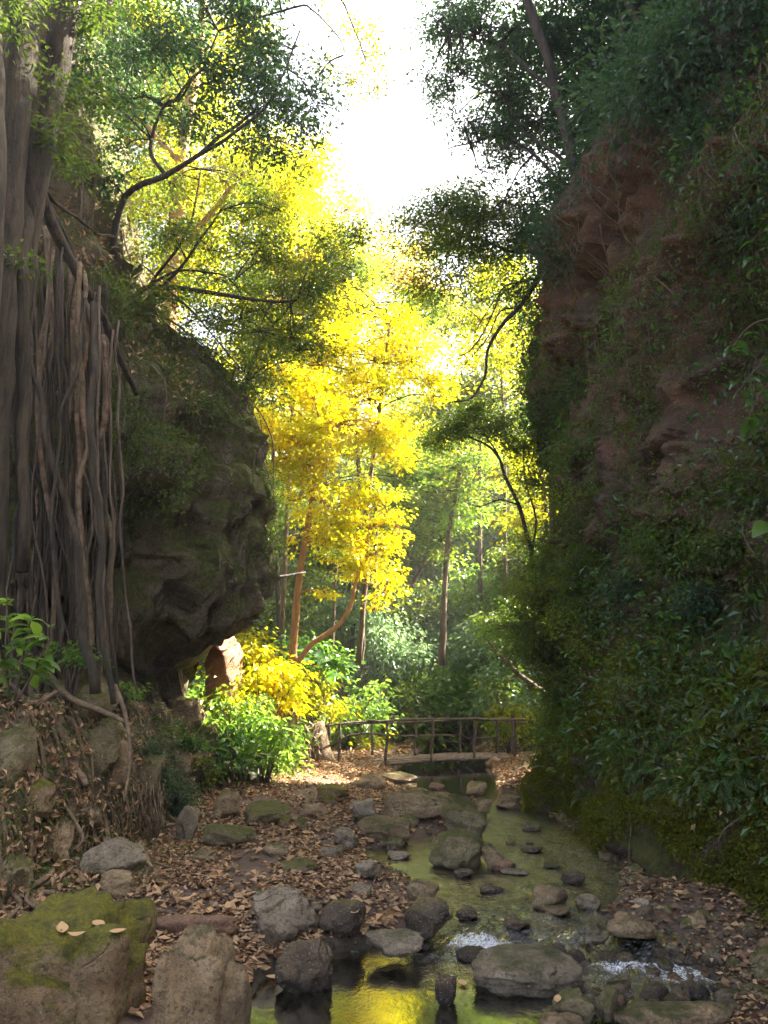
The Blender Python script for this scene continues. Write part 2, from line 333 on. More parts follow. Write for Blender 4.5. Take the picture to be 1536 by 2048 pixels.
def height(x, y, detail=True):
    x = np.asarray(x, float); y = np.asarray(y, float); x, y = np.broadcast_arrays(x, y)
    Q = np.stack([x, y, np.zeros_like(x)], -1)
    xl, xr = water_edges(y)
    wob = 0.12 * fbm(Q * 2.0, 3, 3)
    d = np.maximum(xl - x, x - xr) + wob
    z = -0.30 + 0.36 * sm((d + 0.45) / 0.7) + 0.10 * sm(d / 1.2) + 0.05 * np.clip(d, 0, 3)
    step = 0.10 * sm((y - 6.7) / 0.5)
    z = z + step * 0.8
    lf = np.interp(y, LFY, LFX); b = lf - x + 0.25 * fbm(Q * 0.9, 3, 9)
    hb = np.interp(y, [0, 5, 8, 10, 14, 17, 20, 24], [0.5, 0.6, 1.0, 1.0, 0.8, 0.55, 0.45, 0.3])
    z = z + hb * np.interp(b, [0, 0.2, 0.55, 1.2, 2.0, 4, 10, 60], [0, 0.75, 1.25, 1.6, 1.85, 2.6, 6, 22])
    rf = np.interp(y, RFY, RFX); c = x - rf
    z = z + np.interp(c, [0, 0.3, 1.2, 6, 30, 100], [0, 0.1, 0.4, 3.0, 15, 30]) * np.interp(y, [0, 15, 17], [0.5, 0.6, 1])
    f = np.clip(y - 22, 0, None)
    z = z + np.interp(f, [0, 3, 8, 30, 70, 120], [0, 0.25, 2.2, 13, 26, 30])
    z = z + 0.04 * fbm(Q * 2.2, 4, 21) + np.where(b > 0.1, 0.42 * sm(b / .5), 0.0) * fbm(Q * 2.4, 5, 33, .6)
    z = z + np.clip(y - 24, 0, 30) * 0.05 * fbm(Q * 0.15, 3, 5)
    if detail: z = z + 0.016 * fbm(Q * 9.0, 3, 41)
    back = sm((-y - 2) / 20.0); z = z * (1 - back) + back * (z * 0.5)
    return z
def H(x, y): return float(height(np.array([x]), np.array([y]))[0])
def axis(parts):
    out = []
    for a, b, n in parts: out.extend(np.linspace(a, b, n, endpoint=False))
    out.append(parts[-1][1]); return np.array(out)
gx = axis([(-400, -60, 12), (-60, -12, 40), (-12, -5, 70), (-5, 5, 220), (5, 12, 60), (12, 60, 40), (60, 400, 12)])
gy = axis([(-60, 2, 24), (2, 4.5, 20), (4.5, 12, 170), (12, 22, 150), (22, 40, 90), (40, 120, 50), (120, 800, 14)])
X, Y = np.meshgrid(gx, gy, indexing='ij'); Zg = height(X, Y)
gd = link('ground', mesh_from('ground', np.stack([X, Y, Zg], 2).reshape(-1, 3), grid_faces(len(gx), len(gy)), M['ground'])); tag(gd, kind='structure')

# the stream: one sheet with a small step where it spills into the front pool
wx = np.linspace(-2.4, 4.4, 170); wy = axis([(2.5, 5, 15), (5, 9, 190), (9, 14, 110), (14, 24, 60)])
X, Y = np.meshgrid(wx, wy, indexing='ij'); Q = np.stack([X, Y, 0 * X], 2)
stp = sm((Y - 6.75 - 0.25 * fbm(Q * 1.5, 2, 8) + 0.25 * np.clip(X - 0.5, 0, 2.4)) / 0.35)
def zone(cx, cy, rx, ry): return np.exp(-(((X - cx) / rx) ** 2 + ((Y - cy) / ry) ** 2))
c1 = G(1050, 1850); c2 = G(960, 1895); c3 = G(1250, 1930); c4 = G(1110, 1720); c5 = G(700, 1880); c6 = G(1420, 1960); c7 = G(1070, 1612); c8 = G(900, 1970)
rapid = np.clip(0.16 * sm((Y - 6.9) / .4) * sm((15 - Y) / 2) + 0.25 * zone(c4[0] + .1, c4[1], 1.2, 3.0) * (X > .7) + 1.0 * zone(c1[0], c1[1], .95, .55) + 1.2 * zone(c2[0], c2[1], .5, .25) + 1.1 * zone(c3[0], c3[1], 1.0, .5) + 0.5 * zone(c4[0], c4[1], .9, 1.3) + .8 * zone(c6[0], c6[1], .9, .5) + .5 * zone(c7[0], c7[1], .4, .4), 0, 1.3)
foam = np.clip(1.1 * zone(c2[0], c2[1], .42, .16) + 0.85 * zone(c3[0], c3[1], .8, .18) + .95 * zone(c5[0], c5[1] - .05, .3, .1) + .85 * zone(c6[0], c6[1], .8, .22) + .6 * zone(c1[0], c1[1], .8, .3) + 0.9 * zone(c7[0], c7[1], .25, .12) + .9 * zone(c8[0] - 0.0, c8[1] + .1, .12, .25), 0, 1)
Zw = 0.0 + 0.09 * stp + rapid * (0.04 * fbm(Q * np.array([7, 5, 1]), 3, 4) + 0.006 * fbm(Q * 22, 2, 6))
wm = mesh_from('stream', np.stack([X, Y, Zw], 2).reshape(-1, 3), grid_faces(len(wx), len(wy)), M['water'])
for nm, arr in (('rapid', rapid), ('foam', foam)):
    at = wm.attributes.new(nm, 'FLOAT', 'POINT'); at.data.foreach_set('value', arr.ravel().astype(np.float32))
tag(link('stream_water', wm), kind='structure')

# ------------------------------------------------------------------ cliffs
def smooth_closed(pts, n):                              # closed Catmull-Rom through k points -> n samples; pts (..., k, 2)
    k = pts.shape[-2]; t = np.linspace(0, k, n, endpoint=False); i = t.astype(int); f = (t - i)[:, None]
    p0, p1, p2, p3 = (pts[..., (i + d) % k, :] for d in (-1, 0, 1, 2))
    return 0.5 * (2 * p1 + (p2 - p0) * f + (2 * p0 - 5 * p1 + 4 * p2 - p3) * f ** 2 + (3 * p1 - p0 - 3 * p2 + p3) * f ** 3)
SIL = [(60, -260, 12.0), (110, -60, 12.0), (150, 140, 12.0), (205, 290, 12.0), (245, 400, 12.1), (262, 520, 12.2), (330, 640, 12.3), (430, 760, 12.5), (487, 850, 12.6), (525, 920, 12.7), (556, 965, 12.7), (562, 1030, 12.7), (528, 1090, 12.7), (538, 1145, 12.7), (522, 1205, 12.8), (478, 1255, 12.8), (425, 1300, 12.8), (370, 1345, 12.8), (310, 1385, 12.8), (250, 1440, 12.8), (200, 1560, 12.8)]
sp = np.array([P(*s) for s in SIL])[::-1]               # bottom -> top
nl = 170
zs = np.linspace(sp[0, 2], sp[-1, 2], nl); tx = np.interp(zs, sp[:, 2], sp[:, 0]); ty = np.interp(zs, sp[:, 2], sp[:, 1])
und = sm((3.3 - zs) / 1.6) * 1.2                              # the undercut below the belly
lean = np.clip(zs - 4.5, 0, 7) * 0.16
pl = np.zeros((nl, 9, 2))
pl[:, 0] = np.stack([tx, ty], 1)
pl[:, 1] = np.stack([tx - 0.75 + und * .0, ty - 1.25 + und * .7 + lean * .5], 1)
pl[:, 2] = np.stack([tx * .6 - 1.9 + und * .15, ty - 2.5 + und * 1.25 + lean], 1)
pl[:, 3] = np.stack([tx * .3 - 3.6, ty - 3.1 + und * .9 + lean], 1)
pl[:, 4] = np.stack([0 * tx - 6.8, 9.1 + und * .4 + lean], 1)
pl[:, 5] = np.stack([0 * tx - 11, 9.5 + lean], 1)
pl[:, 6] = np.stack([0 * tx - 11, 15.5 + 0 * zs], 1)
pl[:, 7] = np.stack([0 * tx - 6.5, 15.8 + 0 * zs], 1)
pl[:, 8] = np.stack([tx * .8 - 1.3, ty + 1.6], 1)
nu = 330
# sample more finely on the visible faces
XY = smooth_closed(pl, nu * 2)
w = np.r_[np.arange(0, int(nu * 2 * 5 / 9)), np.arange(int(nu * 2 * 5 / 9), int(nu * 2 * 8 / 9), 4), np.arange(int(nu * 2 * 8 / 9), nu * 2)]
XY = XY[:, w]; S = np.concatenate([XY, np.broadcast_to(zs[:, None, None], XY.shape[:2] + (1,))], 2).transpose(1, 0, 2)
def blocks(S, size, seed):                              # tilted broken faces with sharp steps between them
    Q = S / np.array(size) + .35 * np.stack([fbm(S * .9, 2, seed + k) for k in range(3)], -1); i = np.floor(Q).astype(np.int64) + 1000; f = Q - np.floor(Q) - .5
    h = _h(i[..., 0], i[..., 1], i[..., 2], seed)
    return h + 1.5 * sum(f[..., k] * _h(i[..., 0], i[..., 1], i[..., 2], seed + 11 + k) for k in range(3))
def displace_cliff(S, amp, seed, lobes=(), tilt=(0.25, -0.12, 1.0), ledge=0.12, lf=1.0, rough=0.12, facet=.0):
    N = grid_normals(S)
    d = amp * fbm(S * 0.55, 5, seed) + 0.28 * amp * fbm(S * 2.4, 4, seed + 5)
    a = np.abs(noise(S * np.array([.9, .9, .6]), seed + 60)); d -= 0.45 * amp * (1 - sm(a / 0.10))      # cracks
    s = S @ np.array(tilt) * 1.35 * lf + 0.6 * fbm(S * 0.7, 3, seed + 9)
    fr = s - np.floor(s); d += ledge * (sm(fr / 0.85) - sm((fr - .85) / .15)) * (0.6 + 0.8 * noise(S * .6, seed + 77))
    s2 = s * 4.3; fr = s2 - np.floor(s2); d += ledge * 0.22 * (fr - sm((fr - .8) / .2))
    d += 0.05 * fbm(S * 6, 4, seed + 30, .6) - rough * np.abs(fbm(S * np.array([2.2, 2.2, 1.3]), 4, seed + 44)) ; a2 = np.abs(noise(S * np.array([1.7, 1.7, .8]), seed + 66)); d -= rough * .7 * (1 - sm(a2 / 0.14))
    d += facet * blocks(S, (1.9, 1.9, 1.5), seed + 90) + facet * .42 * blocks(S, (.7, .7, .55), seed + 95) + facet * .16 * blocks(S, (.27, .27, .2), seed + 97)
    for c, rad, A, ax in lobes:
        r = np.linalg.norm((S - c) / np.array(rad), axis=2); d += A * np.exp(-r ** ax)
    return S + N * d[..., None], N
lob = [(P(300, 1110, 9.9), (1.05, 1.2, 1.0), .62, 8), (P(450, 1010, 11.2), (.9, 1.0, .9), .25, 4), (P(390, 880, 11.0), (1.0, 1, .35), .22, 4), (P(250, 700, 10.8), (.8, 1, .7), .3, 4), (P(500, 1150, 12), (.5, .8, .5), .2, 4)]
SD, SN = displace_cliff(S, 0.20, 11, lob, rough=.10, ledge=.13, facet=.17)
LEFT_S, LEFT_N = SD, SN
o = link('overhanging_rock', mesh_from('overhanging_rock', SD.reshape(-1, 3), grid_faces(SD.shape[0], nl, True)[:, ::-1], M['cliff_left']))
tag(o, 'huge dark mossy rock overhanging the left side of the gorge', 'rock')

# right side: plan curve going away from the viewer, turning right past its end
plan = np.array([(3.9, -4), (3.75, 0), (3.55, 5), (3.2, 7), (2.92, 8.3), (2.80, 10), (2.80, 12), (2.92, 13.8), (3.2, 15.1), (4.2, 16.0), (6.5, 16.6), (10, 17.5), (16, 19)])
def open_curve(p, n, wts=None):
    q = np.vstack([2 * p[0] - p[1], p, 2 * p[-1] - p[-2]]); m = len(p); t = np.linspace(0, m - 1 - 1e-6, n) if wts is None else wts
    i = t.astype(int); f = (t - i)[:, None]; p0, p1, p2, p3 = q[i], q[i + 1], q[i + 2], q[i + 3]
    return 0.5 * (2 * p1 + (p2 - p0) * f + (2 * p0 - 5 * p1 + 4 * p2 - p3) * f ** 2 + (3 * p1 - p0 - 3 * p2 + p3) * f ** 3)
tw = axis([(0, 1, 8), (1, 2, 26), (2, 8, 230), (8, 10, 60), (10, 12, 16)]); tw[-1] -= 1e-6
C = open_curve(plan, 0, tw); Tn = unit(np.gradient(C, axis=0)); IN = np.stack([Tn[:, 1], -Tn[:, 0]], 1)   # pointing into the cliff
A = np.interp(C[:, 1], [0, 5, 8, 11, 14, 16], [1.5, 1.45, 0.95, 0.62, 0.38, 0.3])
def side_surface(zv, zt, ot, push=0.0):
    off = np.interp(zv, zt, ot)
    S = np.zeros((len(C), len(zv), 3))
    S[:, :, 0] = C[:, 0:1] + IN[:, 0:1] * (A[:, None] * off[None] + push); S[:, :, 1] = C[:, 1:2] + IN[:, 1:2] * (A[:, None] * off[None] + push); S[:, :, 2] = zv[None]
    return S
ZT = [-0.6, 0.1, 0.9, 1.8, 2.8, 3.8, 5.0, 6.0, 11.0]; OT = [-0.1, 0, 0.22, 0.5, 0.82, 1.0, 1.05, 1.05, 1.0]
zv = np.linspace(-0.5, 4.6, 120)
Sb = side_surface(zv, ZT, OT)
BANK, BN = displace_cliff(Sb, 0.26, 71, [(P(1100, 1560, 13.0), (.3, .6, .9), -.5, 4), (P(1220, 1500, 11.0), (.35, .35, .5), -.35, 4), (P(1240, 1640, 9.6), (.25, .4, .35), -.25, 4), (P(1330, 1400, 9.3), (.3, .5, .25), -.3, 4)], ledge=0.06, lf=.8, rough=.20, facet=.09)
BANK += BN * (0.13 * np.abs(fbm(Sb * 3.6, 4, 90)))[..., None]
o = link('mossy_bank', mesh_from('mossy_bank', BANK.reshape(-1, 3), grid_faces(len(C), len(zv)), M['bank'])); tag(o, kind='structure')
zc = np.concatenate([np.linspace(3.2, 11.6, 150), np.linspace(11.75, 18, 40)])
Sc = side_surface(zc, [3, 5, 8, 11, 12, 18], [0.85, 1.0, 0.95, 1.0, 1.1, 1.1])
Sc[:, :, 0] += IN[:, 0:1] * np.interp(zc, [3.2, 4.4, 10.0, 10.7, 12.5, 18], [0.35, 0.0, 0.0, 0.9, 3.2, 8])[None]; Sc[:, :, 1] += IN[:, 1:2] * np.interp(zc, [3.2, 4.4, 10.0, 10.7, 12.5, 18], [0.35, 0.0, 0.0, 0.9, 3.2, 8])[None]
cl = [(P(1450, 560, 8.3), (.8, 1.0, .9), .5, 4), (P(1480, 760, 8.0), (.7, 1.0, 1.2), .45, 4), (P(1380, 420, 9.3), (.6, .9, 1.1), .4, 4), (P(1120, 820, 13.5), (.8, 1.2, .5), .25, 4), (P(1330, 650, 10.2), (.5, 1.1, 1.9), -.6, 4), (P(1200, 640, 12), (.5, 1.1, 1.4), .2, 4)]
CLIFF, CN = displace_cliff(Sc, 0.42, 131, cl, tilt=(0.1, 0.35, 1.0), ledge=0.12, lf=.9, rough=0.30, facet=.20)
o = link('red_cliff', mesh_from('red_cliff', CLIFF.reshape(-1, 3), grid_faces(len(C), len(zc)), M['cliff_right']))
tag(o, 'tall reddish brown cliff wall draped with roots on the right of the gorge', 'cliff')
# ------------------------------------------------------------------ stones
from mathutils.bvhtree import BVHTree
def bvh_of(*arrs):
    V = []; F = []; n = 0
    for A_ in arrs: V.extend(map(tuple, A_.reshape(-1, 3))); F.extend(map(tuple, grid_faces(A_.shape[0], A_.shape[1]) + n)); n += A_.shape[0] * A_.shape[1]
    return BVHTree.FromPolygons(V, F)
gsub = np.stack(np.meshgrid(np.linspace(-9, 6, 250), np.linspace(4, 26, 300), indexing='ij'), 2); gz = height(gsub[..., 0], gsub[..., 1]); bvh_g = bvh_of(np.concatenate([gsub, gz[..., None]], 2))
def hit(b, px, py):
    o = Vector((0, 0, CAMZ)); d = (Vector(P(px, py, 10.0)) - o).normalized(); return b.ray_cast(o, d)
_ico = {}
def ico(sub):
    if sub not in _ico:
        import bmesh
        bm = bmesh.new(); bmesh.ops.create_icosphere(bm, subdivisions=sub, radius=1)
        V = np.array([v.co[:] for v in bm.verts]); F = np.array([[v.index for v in f.verts] for f in bm.faces]); bm.free(); _ico[sub] = (V, F)
    return _ico[sub]
def stone_mesh(name, mat, dim, seed, ang=0.5, sub=4, yaw=0.0, tilt=0.0, cuts=11):
    V, F = ico(sub); rg = np.random.default_rng(seed)
    nb = 2.0 + 2.6 * max(ang - .3, 0) * 2; V = V / (np.abs(V) ** nb).sum(1, keepdims=True) ** (1 / nb); V /= np.linalg.norm(V, axis=1).mean(); dirs = unit(rg.normal(size=(11, 3))); lim = rg.uniform(0.48 if ang > .6 else 0.62, 0.88, 11)
    for d, l in list(zip(dirs, lim))[:cuts]:                         # broken flat faces
        t = V @ d; over = np.clip(t - l, 0, None); V = V - d[None] * (over * (0.55 + 0.43 * ang))[:, None]
    r = 1 + 0.24 * fbm(V * 1.1 + seed, 2, seed) + 0.10 * fbm(V * 2.6 + seed, 3, seed + 2) + 0.05 * fbm(V * 4 + seed, 4, seed + 3) - 0.05 * (1 - sm(np.abs(noise(V * 1.9 + seed, seed + 8)) / 0.09)) * ang
    V = V * r[:, None]; V = V * (1 + (.05 + .05 * ang) * blocks(V + seed, (.8, .8, .6), seed))[:, None]
    V /= np.abs(V).max(0)
    V = V * (np.array(dim) / 2)[None]
    V += 0.012 * unit(V) * fbm(V * 11, 3, seed)[:, None]
    c, s = math.cos(tilt), math.sin(tilt); V = V @ np.array([[c, 0, s], [0, 1, 0], [-s, 0, c]]).T
    c, s = math.cos(yaw), math.sin(yaw); V = V @ np.array([[c, -s, 0], [s, c, 0], [0, 0, 1]]).T
    return mesh_from(name, V, F, mat)
def stone(l, r, t, b, mat, label, z=None, D=None, ang=0.5, seed=None, deep=0.85, tilt=0.0, name='boulder', cat='boulder', sub=4, sink=0.12, group=None, cuts=11):
    """the stone that spans these pixels, standing where its foot meets the ground"""
    if D == 'hit':
        hh = hit(bvh_g, (l + r) / 2, b); D = hh[0].y - .08 if hh[0] else 9.0
    if D is None:
        g = G((l + r) / 2, b, .08 if z is None else z); hh = hit(bvh_g, (l + r) / 2, b)
        D = min(g[1], hh[0].y) if (z is None and hh[0]) else g[1]
    cx = (l + r) / 2
    pL, pR = P(l, (t + b) / 2, D), P(r, (t + b) / 2, D); w = pR[0] - pL[0]; dep = w * deep
    Dm = D + dep * 0.42; k = Dm / D * 0.97
    pT = P(cx, t, D + dep * 0.35); pB = P(cx, b, D)
    h = (pT[2] - pB[2]); w *= k
    h *= 1.12; h2 = h * (1 + sink); cz = pT[2] * 1.0 + h * .06 - h2 / 2
    c = P(cx, (t + b) / 2, Dm); c[2] = cz
    seed = seed or int(l * 7 + t)
    o = link(name, stone_mesh(name, M[mat], (w, dep, max(h2, 0.04)), seed, ang, sub, 0, tilt, cuts)); o.location = [float(v) for v in c]
    tag(o, label, cat, group); return o
ST_L = [
 (-60, 316, 1818, 2240, 'rock_moss', 'large flat topped mossy boulder in the bottom left corner with fallen leaves on it', dict(ang=1.0, sub=5, deep=.75, D=4.75, seed=14, cuts=1)),
 (300, 470, 1880, 2250, 'rock_brown', 'tall tan boulder beside the mossy one in the bottom left foreground', dict(ang=.75, sub=5, deep=1.0, D=4.85, seed=14, cuts=2)),
 (390, 522, 1905, 2200, 'rock_brown', 'lower tan boulder pressed against the right side of the tall tan one', dict(ang=.45, sub=5, deep=1.0, D=4.95, seed=57, cuts=7)),
 (548, 668, 1884, 1992, 'rock_wet', 'dark wet boulder standing at the left edge of the yellow reflecting pool', dict(z=0, ang=.6, sub=5)),
 (462, 645, 1778, 1882, 'rock_grey', 'slanted grey brown slab rising at the end of the leafy path', dict(ang=.85, tilt=-.25, sub=5)),
 (634, 742, 1804, 1880, 'rock_wet', 'smooth wet grey boulder with foam at its foot above the yellow pool', dict(ang=.2)),
 (728, 856, 1860, 1915, 'rock_grey', 'low grey wedge stone at the head of the yellow pool', dict(ang=.5)),
 (806, 908, 1798, 1878, 'rock_wet', 'round dark brown boulder at the left edge of the stream', dict(ang=.35)),
 (804, 880, 1758, 1806, 'rock_brown', 'small smooth tan stone touching the water behind the round dark boulder', dict(ang=.3)),
 (910, 957, 1816, 1846, 'rock_wet', 'small dark stone alone in the middle of the stream', dict(ang=.3)),
 (1048, 1140, 1772, 1826, 'rock_brown', 'brown stone in the stream near the mossy bank with a flat one under it', dict(ang=.5)),
 (1085, 1142, 1812, 1834, 'rock_brown', 'thin flat stone under the brown midstream stone', dict(ang=.6)),
 (1208, 1312, 1828, 1884, 'rock_brown', 'smooth tan boulder at the edge of the gravel on the right', dict(ang=.3)),
 (1158, 1218, 1856, 1890, 'rock_grey', 'grey oval stone left of the smooth tan boulder', dict(ang=.3)),
 (922, 1172, 1912, 1998, 'rock_grey', 'wide low brown boulder dividing the rapids in the foreground', dict(ang=.45, sub=5, z=0)),
 (868, 918, 1944, 2016, 'rock_wet', 'small upright dark stone left of the wide low boulder', dict(ang=.7, z=0)),
 (1100, 1196, 1976, 2062, 'rock_olive', 'yellow green angular stone at the bottom edge', dict(ang=.9, z=0)),
 (1188, 1240, 1978, 2055, 'rock_olive', 'narrow yellow green stone leaning on its larger neighbour at the bottom edge', dict(ang=.9, z=0)),
 (1222, 1480, 2008, 2080, 'rock_brown', 'long flat tan slab at the bottom right edge', dict(ang=.5, z=0, deep=.45)),
 (1070, 1170, 2026, 2085, 'rock_brown', 'tan stone cut by the bottom edge under the angular green one', dict(ang=.4, z=0)),
 (1498, 1575, 1895, 1965, 'rock_olive', 'mossy round stone at the right edge of the picture', dict(ang=.3)),
 (1360, 1420, 1965, 2010, 'rock_wet', 'dark wet stone in the right hand rapids behind the long flat slab', dict(ang=.5, z=0)),
 (1430, 1500, 1985, 2030, 'rock_grey', 'grey stone in the right hand rapids near the long flat slab', dict(ang=.5, z=0)),
 (1085, 1135, 1888, 1922, 'rock_wet', 'black wet stone with a leaf behind the wide low boulder', dict(ang=.6, z=0)),
 (904, 970, 1896, 1925, 'rock_wet', 'dark flat stone splashed by foam at the left end of the rapids', dict(ang=.6, z=0)),
 (856, 990, 1660, 1742, 'rock_olive', 'large green mossy boulder standing in the middle of the creek', dict(ang=.35, sub=5)),
 (882, 988, 1618, 1690, 'rock_olive', 'grey green pointed boulder right behind the green mossy one', dict(ang=.7)),
 (958, 1014, 1684, 1742, 'rock_brown', 'brown stone leaning on the right side of the green mossy boulder', dict(ang=.7)),
 (752, 962, 1586, 1650, 'rock_brown', 'broad flat slab lying across the creek in front of the bridge pool', dict(ang=.5, sub=5, deep=.5)),
 (940, 985, 1600, 1632, 'rock_brown', 'small tan block at the right end of the broad flat slab', dict(ang=.7)),
 (708, 838, 1632, 1694, 'rock_brown', 'rounded tan boulder in front of the broad flat slab', dict(ang=.3, sub=5)),
 (794, 840, 1630, 1656, 'rock_olive', 'small olive stone between the rounded boulder and the flat slab', dict(ang=.3)),
 (752, 812, 1668, 1696, 'rock_olive', 'low dark wedge stone in front of the rounded tan boulder', dict(ang=.6)),
 (770, 824, 1702, 1722, 'rock_grey', 'low pale stone in the green pool left of the mossy boulder', dict(ang=.3)),
 (853, 892, 1566, 1592, 'rock_red', 'reddish pyramid stone standing in the bridge pool', dict(ang=.8)),
 (824, 856, 1578, 1594, 'rock_red', 'tiny reddish stone left of the pyramid stone in the pool', dict(ang=.5)),
 (928, 978, 1563, 1592, 'rock_brown', 'brown stone at the right edge of the bridge pool', dict(ang=.4)),
 (166, 314, 1680, 1764, 'rock_grey', 'large grey brown boulder under the rooty bank on the left', dict(ang=.7, sub=5)),
 (186, 280, 1744, 1806, 'rock_brown', 'brown rounded stone below the large boulder by the rooty bank', dict(ang=.4)),
 (352, 400, 1604, 1686, 'rock_grey', 'upright grey slab at the foot of the left bank', dict(ang=.85)),
 (424, 492, 1578, 1640, 'rock_brown', 'tilted squarish stone with leaves on it beside the leaning log', dict(ang=.9)),
 (478, 584, 1608, 1654, 'rock_olive', 'flat olive stone in the leaf litter in front of the leaning log', dict(ang=.7, sink=.4)),
 (400, 514, 1648, 1700, 'rock_olive', 'low sloping olive slab in the leaf litter left of the path', dict(ang=.7, sink=.4)),
 (555, 585, 1632, 1656, 'rock_moss', 'little moss covered stone at the end of the flat olive stone', dict(ang=.4)),
 (590, 618, 1636, 1662, 'rock_olive', 'little rounded stone on the path beside the moss covered one', dict(ang=.4)),
 (632, 702, 1572, 1610, 'rock_moss', 'small mossy rock on the path below the left end of the bridge', dict(ang=.6)),
 (668, 716, 1656, 1700, 'rock_grey', 'grey stone lodged left of the rounded tan boulder', dict(ang=.5)),
 (700, 756, 1600, 1650, 'rock_grey', 'grey angular stone at the left end of the broad flat slab', dict(ang=.7)),
 (706, 764, 1720, 1762, 'rock_grey', 'grey stone at the left shore of the green pool', dict(ang=.4)),
 (300, 482, 1832, 1878, 'rock_red', 'long flat purplish slab in the leaves behind the foreground boulders', dict(ang=.5, deep=.4, sink=.5)),
 (524, 562, 1858, 1900, 'rock_wet', 'small dark stone behind the wet boulder of the yellow pool', dict(ang=.5)),
 (770, 800, 1690, 1708, 'rock_wet', 'small dark stone at the tip of the green pool', dict(ang=.5)),
 (1010, 1036, 1680, 1692, 'rock_wet', 'tiny dark stone in the stream right of the mossy boulder', dict(ang=.5, z=.08)),
 (1036, 1088, 1692, 1708, 'rock_wet', 'flat dark stone in the upper stream near the bank', dict(ang=.5, z=.08)),
 (1050, 1070, 1680, 1694, 'rock_wet', 'tiny pointed stone behind the flat dark one in the upper stream', dict(ang=.8, z=.08)),
 (1000, 1062, 1738, 1752, 'rock_grey', 'thin pale stone barely out of the water in midstream', dict(ang=.3, z=.08)),
 (905, 948, 1738, 1758, 'rock_wet', 'black wet stone just below the green mossy boulder', dict(ang=.6, z=.08)),
 (985, 1034, 1720, 1746, 'rock_red', 'reddish stone below the brown leaning stone in the creek', dict(ang=.5, z=.08)),
 (152, 250, 1440, 1560, 'rock_olive', 'big mossy block perched on the rooty left bank', dict(D='hit', ang=.9, sub=5, deep=1.0)),
 (204, 262, 1480, 1590, 'rock_brown', 'narrow brown block under the perched mossy block', dict(D='hit', ang=.8)),
 (78, 134, 1284, 1350, 'rock_olive', 'small square mossy rock high on the left bank under the hanging roots', dict(D='hit', ang=.8)),
 (112, 240, 1350, 1450, 'rock_olive', 'sloping mossy rock on the left bank below the hanging roots', dict(D='hit', ang=.6)),
 (-10, 72, 1452, 1560, 'rock_olive', 'dark mossy rock at the left edge held by a thick root', dict(D='hit', ang=.5)),
 (240, 340, 1400, 1500, 'rock_olive', 'mossy rock at the foot of the overhang behind the bush', dict(D=11.2, ang=.6)),
 (330, 420, 1385, 1470, 'rock_brown', 'brown pitted rock under the tip of the overhang', dict(D=12.6, ang=.7)),
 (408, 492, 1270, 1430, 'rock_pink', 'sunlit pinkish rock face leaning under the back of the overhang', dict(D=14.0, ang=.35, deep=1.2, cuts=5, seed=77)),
 (642, 716, 1534, 1582, 'rock_olive', 'mossy block carrying the left end of the bridge', dict(D=18.6, ang=.85)),
 (968, 1028, 1516, 1566, 'rock_red', 'square reddish brown block carrying the right end of the bridge', dict(D=18.9, ang=.9)),
 (1018, 1086, 1530, 1596, 'rock_brown', 'tall brown rock at the foot of the right bank near the bridge', dict(D=16.5, ang=.6)),
 (1030, 1100, 1590, 1640, 'rock_moss', 'yellowish mossy stone at the foot of the right bank', dict(D=13.6, ang=.5)),
 (748, 836, 1546, 1566, 'rock_brown', 'low stone in the pool under the middle of the bridge', dict(ang=.4)),
 (700, 775, 1548, 1582, 'rock_brown', 'leaf strewn stone spit at the left shore of the bridge pool', dict(ang=.3, sink=.6)),
 (22, 112, 1560, 1642, 'rock_moss', 'mossy stone wedged in the roots at the left edge', dict(D='hit', ang=.8)),
 (255, 335, 1515, 1592, 'rock_olive', 'olive stone bedded in the bank under the bluish bush', dict(D='hit', ang=.8)),
 (330, 392, 1490, 1560, 'rock_brown', 'brown stone at the upper end of the left bank', dict(D='hit', ang=.8)),
 (55, 150, 1640, 1712, 'rock_brown', 'brown block caught among the lower roots on the left', dict(D='hit', ang=.9)),
 (-20, 62, 1700, 1795, 'rock_olive', 'dark olive stone at the left edge above the foreground boulder', dict(D='hit', ang=.8)),
 (130, 200, 1590, 1655, 'rock_grey', 'grey stone in the hollow under the perched mossy block', dict(D='hit', ang=.9)),
 (390, 440, 1450, 1500, 'rock_moss', 'mossy stone at the back of the green clump', dict(D='hit', ang=.7)),
 (640, 690, 1690, 1720, 'rock_grey', 'flat grey stone at the end of the broken log', dict(ang=.7)),
 (560, 640, 1722, 1752, 'rock_olive', 'flat half buried olive stone on the path below the broken log', dict(ang=.7, sink=.4)),
 (690, 750, 1770, 1800, 'rock_grey', 'half buried grey stone on the path above the smooth wet boulder', dict(ang=.7, sink=.4)),
 (520, 590, 1690, 1716, 'rock_brown', 'low brown stone at the start of the broken log', dict(ang=.7, sink=.3)),
 (600, 660, 1606, 1636, 'rock_brown', 'low tan stone on the path before the mossy rock by the bridge', dict(ang=.6, sink=.3)),
 (385, 440, 1700, 1730, 'rock_brown', 'low brown stone in the litter beyond the large bank boulder', dict(ang=.7, sink=.3)),
 (990, 1050, 1590, 1622, 'rock_brown', 'brown stone beside the outflow of the bridge pool', dict(ang=.6)),
 (1120, 1175, 1742, 1770, 'rock_wet', 'dark stone in the stream behind the brown midstream one', dict(ang=.5, z=.08)),
 (1085, 1125, 1718, 1738, 'rock_olive', 'olive stone in the upper stream under the mossy bank', dict(ang=.5, z=.08)),
 (1150, 1205, 1790, 1822, 'rock_grey', 'grey stone between the brown midstream one and the gravel', dict(ang=.5, z=.08)),
 (955, 1010, 1768, 1790, 'rock_wet', 'low black stone in the middle of the riffle', dict(ang=.5, z=.08)),
 (1000, 1060, 1836, 1862, 'rock_wet', 'wet stone breaking the surface above the wide low boulder', dict(ang=.5, z=.06)),
